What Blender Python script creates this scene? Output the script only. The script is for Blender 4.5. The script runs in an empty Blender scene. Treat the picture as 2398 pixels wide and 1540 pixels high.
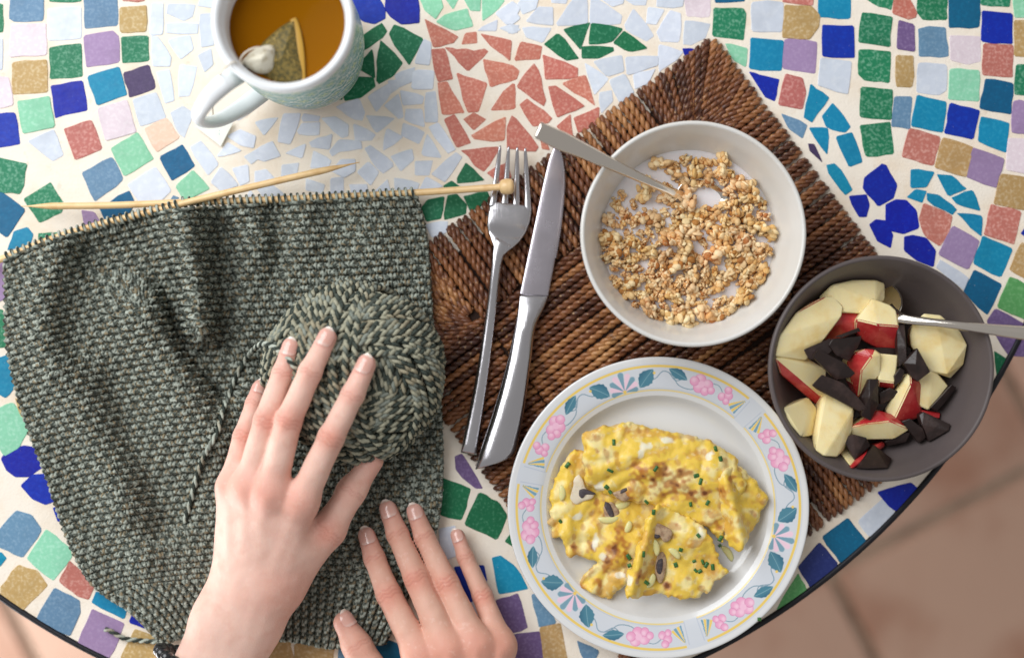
import bpy, bmesh, math, random
import numpy as np
from mathutils import Vector, Matrix, Quaternion

random.seed(7)
RNG = np.random.default_rng(7)
scene = bpy.context.scene
COL = scene.collection

# ------------------------------------------------------------------ camera
K = 0.28825e-3            # metres per unit of the 2398 x 1540 layout sheet, on the table top
CAM_H = 0.96
cam_d = bpy.data.cameras.new('camera')
cam_d.lens = 50.0
cam_d.sensor_width = 36.0
cam_d.clip_start = 0.02
cam_d.clip_end = 30.0
cam_d.dof.use_dof = True
cam_d.dof.focus_distance = 0.925
cam_d.dof.aperture_fstop = 2.1
cam = bpy.data.objects.new('camera', cam_d)
cam.location = (0, 0, CAM_H)
COL.objects.link(cam)
scene.camera = cam

# ------------------------------------------------------------------ world, lamps, exposure
world = bpy.data.worlds.new('World')
scene.world = world
world.use_nodes = True
bg = world.node_tree.nodes['Background']
bg.inputs[0].default_value = (1.0, 0.985, 0.97, 1)
bg.inputs[1].default_value = 0.38

def area_lamp(name, loc, target, sx, sy, power, color):
    d = bpy.data.lights.new(name, 'AREA')
    d.shape = 'RECTANGLE'; d.size = sx; d.size_y = sy
    d.energy = power; d.color = color
    o = bpy.data.objects.new(name, d)
    o.location = loc
    o.rotation_euler = (Vector(target) - Vector(loc)).to_track_quat('-Z', 'Y').to_euler()
    COL.objects.link(o)
    return o
area_lamp('window_light', (-0.95, 0.72, 1.20), (0.0, 0.0, 0.0), 1.3, 1.5, 33.0, (0.965, 0.985, 1.0))
area_lamp('floor_fill_light', (-1.45, -0.80, -0.22), (-0.60, -0.45, -0.73), 1.0, 0.4, 31.0, (0.97, 0.985, 1.0))  # added fill lamp, no doorway known; brightens the floor at lower left

scene.view_settings.view_transform = 'Standard'
scene.view_settings.look = 'None'
scene.view_settings.exposure = 0.0
scene.view_settings.gamma = 1.0
scene.view_settings.use_curve_mapping = False
scene.cycles.use_denoising = True
scene.cycles.max_bounces = 8

# ------------------------------------------------------------------ helpers
def W(x, y, z=0.0):
    """layout sheet point at height z -> world"""
    f = (CAM_H - z) / CAM_H
    return np.array([(x - 1199.0) * K * f, (770.0 - y) * K * f, z])

def Wn(pts):
    return np.array([W(p[0], p[1], p[2] * 1e-3) for p in pts])

def lin(r, g, b):
    def f(c):
        c = c / 255.0
        return c / 12.92 if c <= 0.04045 else ((c + 0.055) / 1.055) ** 2.4
    return (f(r), f(g), f(b))

def tag(o, label=None, cat=None, group=None, kind=None):
    if label: o['label'] = label
    if cat: o['category'] = cat
    if group: o['group'] = group
    if kind: o['kind'] = kind
    return o

def empty(name, loc, label=None, cat=None, group=None):
    o = bpy.data.objects.new(name, None)
    o.location = tuple(loc)
    o.empty_display_size = 0.02
    COL.objects.link(o)
    return tag(o, label, cat, group)

def link(name, me, mat=None, parent=None):
    o = bpy.data.objects.new(name, me)
    if mat is not None and len(me.materials) == 0:
        me.materials.append(mat)
    COL.objects.link(o)
    if parent is not None:
        o.parent = parent
        if parent.type == 'EMPTY':
            o.matrix_parent_inverse = Matrix.Translation(-parent.location)
    return o

def mesh_np(name, v, f, col=None, smooth=True):
    """fast mesh from a vertex array and an (n,3) or (n,4) face array"""
    v = np.ascontiguousarray(v, dtype=np.float32); f = np.ascontiguousarray(f, dtype=np.int32)
    me = bpy.data.meshes.new(name)
    n, k = f.shape
    me.vertices.add(len(v)); me.vertices.foreach_set('co', v.ravel())
    me.loops.add(n * k); me.loops.foreach_set('vertex_index', f.ravel())
    me.polygons.add(n)
    me.polygons.foreach_set('loop_start', np.arange(0, n * k, k, dtype=np.int32))
    me.polygons.foreach_set('loop_total', np.full(n, k, dtype=np.int32))
    me.update(calc_edges=True)
    me.polygons.foreach_set('use_smooth', np.full(n, smooth))
    if col is not None:
        setcol(me, col)
    return me

def setcol(me, col):
    c = np.ones((len(me.vertices), 4), dtype=np.float32); c[:, :3] = col
    a = me.color_attributes.new('Col', 'FLOAT_COLOR', 'POINT')
    a.data.foreach_set('color', c.ravel())

def mesh_py(name, v, f, smooth=True):
    me = bpy.data.meshes.new(name)
    me.from_pydata([tuple(map(float, p)) for p in v], [], [list(map(int, q)) for q in f])
    me.update()
    me.polygons.foreach_set('use_smooth', [smooth] * len(me.polygons))
    return me

def grid_faces(nu, nv, wrap_v=False, off=0):
    """quads of a (nu, nv) vertex grid"""
    i = np.arange(nu - 1)[:, None]; j = np.arange(nv if wrap_v else nv - 1)[None, :]
    j2 = (j + 1) % nv
    a = i * nv + j; b = i * nv + j2; c = (i + 1) * nv + j2; d = (i + 1) * nv + j
    return np.stack([a, b, c, d], -1).reshape(-1, 4) + off

def spline(pts, n):
    """smooth curve through points, n samples even in length"""
    p = np.array(pts, dtype=float)
    if len(p) == 2:
        return p[0] + np.linspace(0, 1, n)[:, None] * (p[1] - p[0])
    q = np.vstack([2 * p[0] - p[1], p, 2 * p[-1] - p[-2]])
    out = []
    for i in range(len(p) - 1):
        t = np.linspace(0, 1, 24, endpoint=False)[:, None]
        a, b, c, d = q[i], q[i + 1], q[i + 2], q[i + 3]
        out.append(0.5 * ((2 * b) + (-a + c) * t + (2 * a - 5 * b + 4 * c - d) * t ** 2 + (-a + 3 * b - 3 * c + d) * t ** 3))
    out.append(p[-1:])
    o = np.vstack(out)
    s = np.r_[0, np.cumsum(np.linalg.norm(np.diff(o, axis=0), axis=1))]
    u = np.linspace(0, s[-1], n)
    return np.stack([np.interp(u, s, o[:, k]) for k in range(o.shape[1])], -1)

def frames(path, up):
    t = np.gradient(path, axis=0); t /= np.linalg.norm(t, axis=1)[:, None] + 1e-12
    up = np.broadcast_to(np.array(up, float), t.shape)
    s = np.cross(t, up); s /= np.linalg.norm(s, axis=1)[:, None] + 1e-12
    n = np.cross(s, t)
    return t, s, n

def sweep(path, w, th, up=(0, 0, 1), n=14, p=2.0, twist=0.0):
    """closed tube with elliptic (p=2) or boxy (p>2) section; returns v, f"""
    path = np.array(path, float); N = len(path)
    w = np.broadcast_to(np.array(w, float), (N,)); th = np.broadcast_to(np.array(th, float), (N,))
    t, s, nn = frames(path, up)
    a = np.linspace(0, 2 * np.pi, n, endpoint=False)
    ca = np.sign(np.cos(a)) * np.abs(np.cos(a)) ** (2 / p); sa = np.sign(np.sin(a)) * np.abs(np.sin(a)) ** (2 / p)
    v = path[:, None, :] + s[:, None, :] * (w[:, None] * ca[None])[..., None] + nn[:, None, :] * (th[:, None] * sa[None])[..., None]
    f = [list(q) for q in grid_faces(N, n, True)]
    f.append(list(range(n))[::-1]); f.append([(N - 1) * n + k for k in range(n)])
    f = [q[::-1] for q in f]
    return v.reshape(-1, 3), f

def tube_np(path, r, n=6, up=(0, 0, 1)):
    """many-ring tube; path (N,3)"""
    t, s, nn = frames(path, up)
    a = np.linspace(0, 2 * np.pi, n, endpoint=False)
    r = np.broadcast_to(np.array(r, float), (len(path),))
    v = path[:, None, :] + r[:, None, None] * (s[:, None, :] * np.cos(a)[None, :, None] + nn[:, None, :] * np.sin(a)[None, :, None])
    return v.reshape(-1, 3), grid_faces(len(path), n, True)[:, ::-1]

class Bag:
    """collects tubes into one mesh"""
    def __init__(s): s.v = []; s.f = []; s.c = []; s.n = 0
    def add(s, v, f, c=None):
        s.v.append(v); s.f.append(np.asarray(f) + s.n); s.n += len(v)
        if c is not None: s.c.append(np.broadcast_to(np.asarray(c, float), (len(v), 3)))
    def mesh(s, name, smooth=True):
        return mesh_np(name, np.vstack(s.v), np.vstack(s.f), np.vstack(s.c) if s.c else None, smooth)

def lathe(prof, n=96, center=(0, 0, 0)):
    prof = np.array(prof, float)
    a = np.linspace(0, 2 * np.pi, n, endpoint=False)
    v = np.stack([prof[:, 0][:, None] * np.cos(a), prof[:, 0][:, None] * np.sin(a), np.broadcast_to(prof[:, 1][:, None], (len(prof), n))], -1)
    return v.reshape(-1, 3) + np.array(center), grid_faces(len(prof), n, True)

_NW = {}
def wavy(p, scale, seed=0, n=14):
    """cheap smooth noise in about [-1, 1]; scale = wavelength in metres"""
    key = (seed, n)
    if key not in _NW:
        r = np.random.default_rng(seed + 100)
        d = r.normal(size=(n, 3)); d /= np.linalg.norm(d, axis=1)[:, None]
        _NW[key] = (d * r.uniform(0.6, 1.7, (n, 1)), r.uniform(0, 6.28, n))
    d, ph = _NW[key]
    out = 0
    for k in range(n):
        out = out + np.sin((p[..., 0] * d[k, 0] + p[..., 1] * d[k, 1] + p[..., 2] * d[k, 2]) * (2 * np.pi / scale) + ph[k])
    return out / math.sqrt(n) / 1.2

def sstep(a, b, x):
    t = np.clip((x - a) / (b - a), 0, 1)
    return t * t * (3 - 2 * t)

def surface_nets(F, lo, h):
    """naive surface nets: F<0 inside"""
    nx, ny, nz = F.shape
    S = F < 0
    c = [(0,0,0),(1,0,0),(0,1,0),(1,1,0),(0,0,1),(1,0,1),(0,1,1),(1,1,1)]
    def sub(A, o): return A[o[0]:nx-1+o[0], o[1]:ny-1+o[1], o[2]:nz-1+o[2]]
    cnt = sum(sub(S, o).astype(np.int8) for o in c)
    act = (cnt > 0) & (cnt < 8)
    idx = np.argwhere(act)
    vals = [F[idx[:,0]+o[0], idx[:,1]+o[1], idx[:,2]+o[2]] for o in c]
    P = np.zeros((len(idx), 3)); n = np.zeros(len(idx))
    for a in range(8):
        for b in range(a + 1, 8):
            if sum(abs(c[a][k] - c[b][k]) for k in range(3)) != 1: continue
            va, vb = vals[a], vals[b]
            m = (va < 0) != (vb < 0)
            t = np.where(m, va / np.where(m, va - vb, 1), 0)
            for k in range(3):
                P[:, k] += np.where(m, c[a][k] + t * (c[b][k] - c[a][k]), 0)
            n += m
    P /= n[:, None]
    V = (idx + P) * h + np.array(lo)
    ID = np.full(act.shape, -1, dtype=np.int64); ID[act] = np.arange(len(idx))
    Q = []
    for ax in range(3):
        s0 = [slice(1, -1)] * 3; s0[ax] = slice(0, -1)
        s1 = [slice(1, -1)] * 3; s1[ax] = slice(1, None)
        A = S[tuple(s0)]; B = S[tuple(s1)]
        e = np.argwhere(A != B)
        if len(e) == 0: continue
        flip = A[e[:,0], e[:,1], e[:,2]]
        g = e.copy()
        u, w = [(1, 2), (2, 0), (0, 1)][ax]
        g[:, u] += 1; g[:, w] += 1
        def at(du, dw):
            q = g.copy(); q[:, u] += du; q[:, w] += dw
            return ID[q[:,0], q[:,1], q[:,2]]
        q = np.stack([at(-1,-1), at(0,-1), at(0,0), at(-1,0)], -1)
        q[~flip] = q[~flip][:, ::-1]
        Q.append(q)
    Q = np.vstack(Q)
    Q = Q[(Q >= 0).all(1)]
    return V, Q

def vgrid(lo, hi, h):
    ax = [np.arange(lo[k], hi[k] + h, h) for k in range(3)]
    X, Y, Z = np.meshgrid(*ax, indexing='ij')
    return np.stack([X, Y, Z], -1)

def smin(a, b, k):
    h = np.clip(0.5 + 0.5 * (b - a) / k, 0, 1)
    return b + (a - b) * h - k * h * (1 - h)

def cone_sd(P, a, b, ra, rb):
    a = np.array(a); b = np.array(b); d = b - a
    t = np.clip(((P - a) @ d) / (d @ d), 0, 1)
    q = P - (a + t[..., None] * d)
    return np.sqrt((q * q).sum(-1)) - (ra + (rb - ra) * t)

def poly_sd(X, Y, poly):
    """signed distance to a 2D polygon (negative inside)"""
    poly = np.asarray(poly); n = len(poly)
    d = np.full(X.shape, 1e9); ins = np.zeros(X.shape, bool)
    for i in range(n):
        ax, ay = poly[i]; bx, by = poly[(i + 1) % n]
        ex, ey = bx - ax, by - ay
        t = np.clip(((X - ax) * ex + (Y - ay) * ey) / (ex * ex + ey * ey + 1e-18), 0, 1)
        d = np.minimum(d, (X - ax - t * ex) ** 2 + (Y - ay - t * ey) ** 2)
        with np.errstate(divide='ignore', invalid='ignore'):
            ins ^= ((ay > Y) != (by > Y)) & (X < (bx - ax) * (Y - ay) / (by - ay) + ax)
    return np.where(ins, -1, 1) * np.sqrt(d)

# ------------------------------------------------------------------ materials
class Mat:
    def __init__(s, name, color=(0.8, 0.8, 0.8), rough=0.5, metal=0.0, spec=0.5, coat=0.0, sss=0.0, sss_r=(0.01, 0.004, 0.002), trans=0.0, ior=1.45):
        s.m = bpy.data.materials.new(name); s.m.use_nodes = True
        s.nt = s.m.node_tree; s.b = s.nt.nodes['Principled BSDF']
        i = s.b.inputs
        i['Base Color'].default_value = (*color, 1); i['Roughness'].default_value = rough
        i['Metallic'].default_value = metal; i['Specular IOR Level'].default_value = spec
        i['Coat Weight'].default_value = coat; i['Coat Roughness'].default_value = 0.12
        i['Subsurface Weight'].default_value = sss; i['Subsurface Radius'].default_value = sss_r
        i['Subsurface Scale'].default_value = 1.0
        i['Transmission Weight'].default_value = trans; i['IOR'].default_value = ior
        s.color = color; s._src = None; s._co = None; s._h = None
    def node(s, t, **kw):
        n = s.nt.nodes.new(t)
        for k, v in kw.items():
            if k in n.inputs: n.inputs[k].default_value = v
            else: setattr(n, k, v)
        return n
    def wire(s, a, b): s.nt.links.new(a, b)
    def co(s):
        if s._co is None: s._co = s.node('ShaderNodeTexCoord').outputs['Object']
        return s._co
    def noise(s, scale, detail=3.0, rough=0.55, dist=0.0):
        n = s.node('ShaderNodeTexNoise', Scale=scale, Detail=detail, Roughness=rough, Distortion=dist)
        s.wire(s.co(), n.inputs['Vector']); return n.outputs['Fac']
    def ramp(s, fac, lo, hi):
        n = s.node('ShaderNodeMapRange'); n.interpolation_type = 'SMOOTHSTEP'
        n.inputs['From Min'].default_value = lo; n.inputs['From Max'].default_value = hi
        s.wire(fac, n.inputs['Value']); return n.outputs['Result']
    def src(s):
        if s._src is None:
            n = s.node('ShaderNodeRGB'); n.outputs[0].default_value = (*s.color, 1); s._src = n.outputs[0]
        return s._src
    def vcol(s):
        n = s.node('ShaderNodeVertexColor', layer_name='Col'); s._src = n.outputs['Color']; s._out(); return s
    def _out(s): s.wire(s._src, s.b.inputs['Base Color'])
    def mix(s, color, fac, mode='MIX', amount=1.0):
        """mix a colour in by a factor socket"""
        n = s.node('ShaderNodeMix', data_type='RGBA', blend_type=mode)
        f = fac
        if amount != 1.0:
            m = s.node('ShaderNodeMath', operation='MULTIPLY'); m.inputs[1].default_value = amount
            s.wire(fac, m.inputs[0]); f = m.outputs[0]
        s.wire(f, n.inputs[0]); s.wire(s.src(), n.inputs[6])
        if isinstance(color, tuple): n.inputs[7].default_value = (*color, 1)
        else: s.wire(color, n.inputs[7])
        s._src = n.outputs[2]; s._out(); return s
    def speck(s, color, scale, lo, hi, amount=1.0, detail=3.0):
        return s.mix(color, s.ramp(s.noise(scale, detail), lo, hi), amount=amount)
    def vary(s, amount=0.15, hue=0.0):
        """brightness that differs from object to object"""
        o = s.node('ShaderNodeObjectInfo')
        m = s.node('ShaderNodeMapRange'); m.inputs['To Min'].default_value = 1 - amount; m.inputs['To Max'].default_value = 1 + amount
        s.wire(o.outputs['Random'], m.inputs['Value'])
        h = s.node('ShaderNodeHueSaturation'); s.wire(m.outputs[0], h.inputs['Value']); s.wire(s.src(), h.inputs['Color'])
        if hue:
            q = s.node('ShaderNodeMath', operation='MULTIPLY_ADD'); q.inputs[1].default_value = hue * 2; q.inputs[2].default_value = 0.5 - hue
            r = s.node('ShaderNodeMath', operation='FRACT'); r2 = s.node('ShaderNodeMath', operation='MULTIPLY'); r2.inputs[1].default_value = 7.31
            s.wire(o.outputs['Random'], r2.inputs[0]); s.wire(r2.outputs[0], r.inputs[0]); s.wire(r.outputs[0], q.inputs[0]); s.wire(q.outputs[0], h.inputs['Hue'])
        s._src = h.outputs[0]; s._out(); return s
    def bump(s, scale, dist, strength=1.0, detail=3.0, fac=None):
        b = s.node('ShaderNodeBump', Strength=strength, Distance=dist)
        s.wire(fac if fac is not None else s.noise(scale, detail), b.inputs['Height'])
        if s._h is not None: s.wire(s._h, b.inputs['Normal'])
        s._h = b.outputs[0]; s.wire(s._h, s.b.inputs['Normal']); return s
    def rough_noise(s, scale, lo, hi):
        m = s.node('ShaderNodeMapRange'); m.inputs['To Min'].default_value = lo; m.inputs['To Max'].default_value = hi
        s.wire(s.noise(scale, 4), m.inputs['Value']); s.wire(m.outputs[0], s.b.inputs['Roughness']); return s

# ------------------------------------------------------------------ floor: terracotta tiles in mortar
FLOOR_Z = -0.73
m_mortar = Mat('floor_mortar', lin(184, 168, 148), 0.9).speck(lin(110, 96, 84), 40, 0.4, 0.7, 0.6).bump(180, 0.002, 0.6).m
m_terra = Mat('terracotta', lin(198, 162, 142), 0.5).vary(0.10, 0.006).speck(lin(150, 92, 64), 5.5, 0.45, 0.75, 0.7).speck(lin(120, 74, 40), 14, 0.66, 0.74, 0.7).bump(60, 0.001, 0.4).m
v, f = [(-3, -3, FLOOR_Z), (3, -3, FLOOR_Z), (3, 3, FLOOR_Z), (-3, 3, FLOOR_Z)], [(0, 1, 2, 3)]
floor = tag(link('floor', mesh_py('floor', v, f), m_mortar), kind='structure')
def slab(name, s, h, b):
    me = bpy.data.meshes.new(name); bm = bmesh.new()
    bmesh.ops.create_cube(bm, size=1.0)
    bmesh.ops.scale(bm, vec=(s, s, h), verts=bm.verts)
    bmesh.ops.translate(bm, vec=(0, 0, h / 2), verts=bm.verts)
    bmesh.ops.bevel(bm, geom=bm.edges[:], offset=b, segments=2, affect='EDGES')
    bm.to_mesh(me); bm.free(); return me
tile_me = slab('floor_tile', 0.2855, 0.008, 0.004)
ff = (CAM_H - FLOOR_Z) / CAM_H
O = np.array([(1942 - 1199) * K * ff, (770 - 1337) * K * ff])
e1 = np.array([0.888, 0.46]); e2 = np.array([0.46, -0.888])
for i in range(-7, 4):
    for j in range(-6, 4):
        c = O + (i + 0.5) * 0.2945 * e1 + (j + 0.5) * 0.2945 * e2
        if abs(c[0]) > 1.15 or abs(c[1]) > 1.0: continue
        o = link('floor_tile', tile_me, m_terra, floor)
        o.location = (c[0], c[1], FLOOR_Z); o.rotation_euler = (0, 0, math.atan2(e1[1], e1[0]) + random.uniform(-.004, .004))

# ------------------------------------------------------------------ mosaic table
TC = W(938.1, 86.1); TR = 1620 * K
table = empty('mosaic_table', (TC[0], TC[1], FLOOR_Z), 'round mosaic table with cream grout, coloured glass tiles and a black metal rim', 'table')
m_grout = Mat('grout', lin(244, 234, 220), 0.85).speck(lin(234, 212, 184), 26, 0.42, 0.72, 0.65, 5).speck(lin(190, 176, 156), 9, 0.62, 0.78, 0.35, 6).speck(lin(206, 180, 150), 120, 0.60, 0.75, 0.4).speck(lin(252, 240, 224), 60, 0.5, 0.7, 0.5).bump(700, 0.0006, 0.55, 5).bump(70, 0.0015, 0.35).m
m_iron = Mat('rim_iron', (0.022, 0.022, 0.026), 0.45, 0.6).rough_noise(120, 0.35, 0.6).bump(300, 0.0004, 0.5).m
v, f = lathe([(0.0001, 0.0), (TR - 0.0045, 0.0), (TR - 0.0045, -0.022), (0.0001, -0.022)], 220, TC)
link('tabletop', mesh_py('tabletop', v, [tuple(q)[::-1] for q in f], False), m_grout, table)
v, f = lathe([(TR - 0.0043, -0.023), (TR - 0.0043, 0.0006), (TR - 0.0030, 0.0016), (TR - 0.0008, 0.0012), (TR, -0.001), (TR, -0.023), (TR - 0.0043, -0.023)], 260, TC)
link('rim', mesh_py('rim', v, [tuple(q)[::-1] for q in f]), m_iron, table)
v, f = lathe([(0.0001, -0.023), (0.10, -0.0235), (0.10, -0.03), (0.022, -0.036), (0.018, -0.2), (0.026, -0.35), (0.018, -0.5), (0.022, -0.66), (0.17, -0.70), (0.17, -0.728), (0.0001, -0.728)], 40, TC)
link('pedestal', mesh_py('pedestal', v, [tuple(q)[::-1] for q in f]), m_iron, table)

def tile_mat(name, rgb, speck=None, amt=0.6, scale=420, lo=0.45, hi=0.68):
    c = lin(*rgb); m = Mat('tile_' + name, c, 0.42, spec=0.4)
    light = tuple(min(1, x * 0.5 + 0.33) for x in c)
    m.speck(lin(*speck) if speck else light, scale, lo, hi, amt, 4)
    m.speck(tuple(x * 0.75 for x in c), 55, 0.45, 0.75, 0.45)
    m.speck((0.85, 0.86, 0.84), 900, 0.74, 0.80, 0.6, 2)
    m.vary(0.09, 0.006).rough_noise(160, 0.38, 0.65).bump(260, 0.0008, 0.3, 4)
    return m.m
TM = {
 'B': tile_mat('cobalt', (0, 30, 158), (0, 50, 182), 0.5),
 'N': tile_mat('navy', (34, 44, 112), (52, 62, 130), 0.5),
 'c': tile_mat('turquoise', (0, 132, 172), (40, 152, 186), 0.5),
 'T': tile_mat('petrol', (0, 92, 132), (0, 108, 150), 0.5),
 'G': tile_mat('green', (26, 122, 84), (130, 184, 156), 0.6, 480),
 'E': tile_mat('emerald', (6, 104, 66), (90, 160, 124), 0.5, 520, 0.5, 0.7),
 'm': tile_mat('mint', (140, 208, 172), (176, 226, 200), 0.6),
 'n': tile_mat('leaf_green', (90, 160, 96), (130, 190, 130), 0.5),
 'l': tile_mat('lilac', (158, 132, 172), (176, 152, 188), 0.5),
 'u': tile_mat('purple', (112, 88, 136), (150, 128, 170), 0.5, 520),
 'd': tile_mat('aubergine', (70, 54, 92), (92, 76, 114), 0.4),
 'g': tile_mat('slate_blue', (100, 136, 168), (140, 168, 192), 0.5, 500),
 'w': tile_mat('opal', (212, 219, 232), (226, 231, 240), 0.6, 200),
 'p': tile_mat('blush', (224, 208, 216), (236, 226, 230), 0.6),
 'o': tile_mat('peach', (240, 202, 178), (246, 220, 202), 0.6),
 'r': tile_mat('brick_pink', (190, 112, 102), (222, 164, 154), 0.75, 480),
 'R': tile_mat('coral', (200, 118, 100), (226, 168, 150), 0.7, 560),
 't': tile_mat('sand', (186, 152, 98), (214, 192, 154), 0.7, 480),
}
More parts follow.
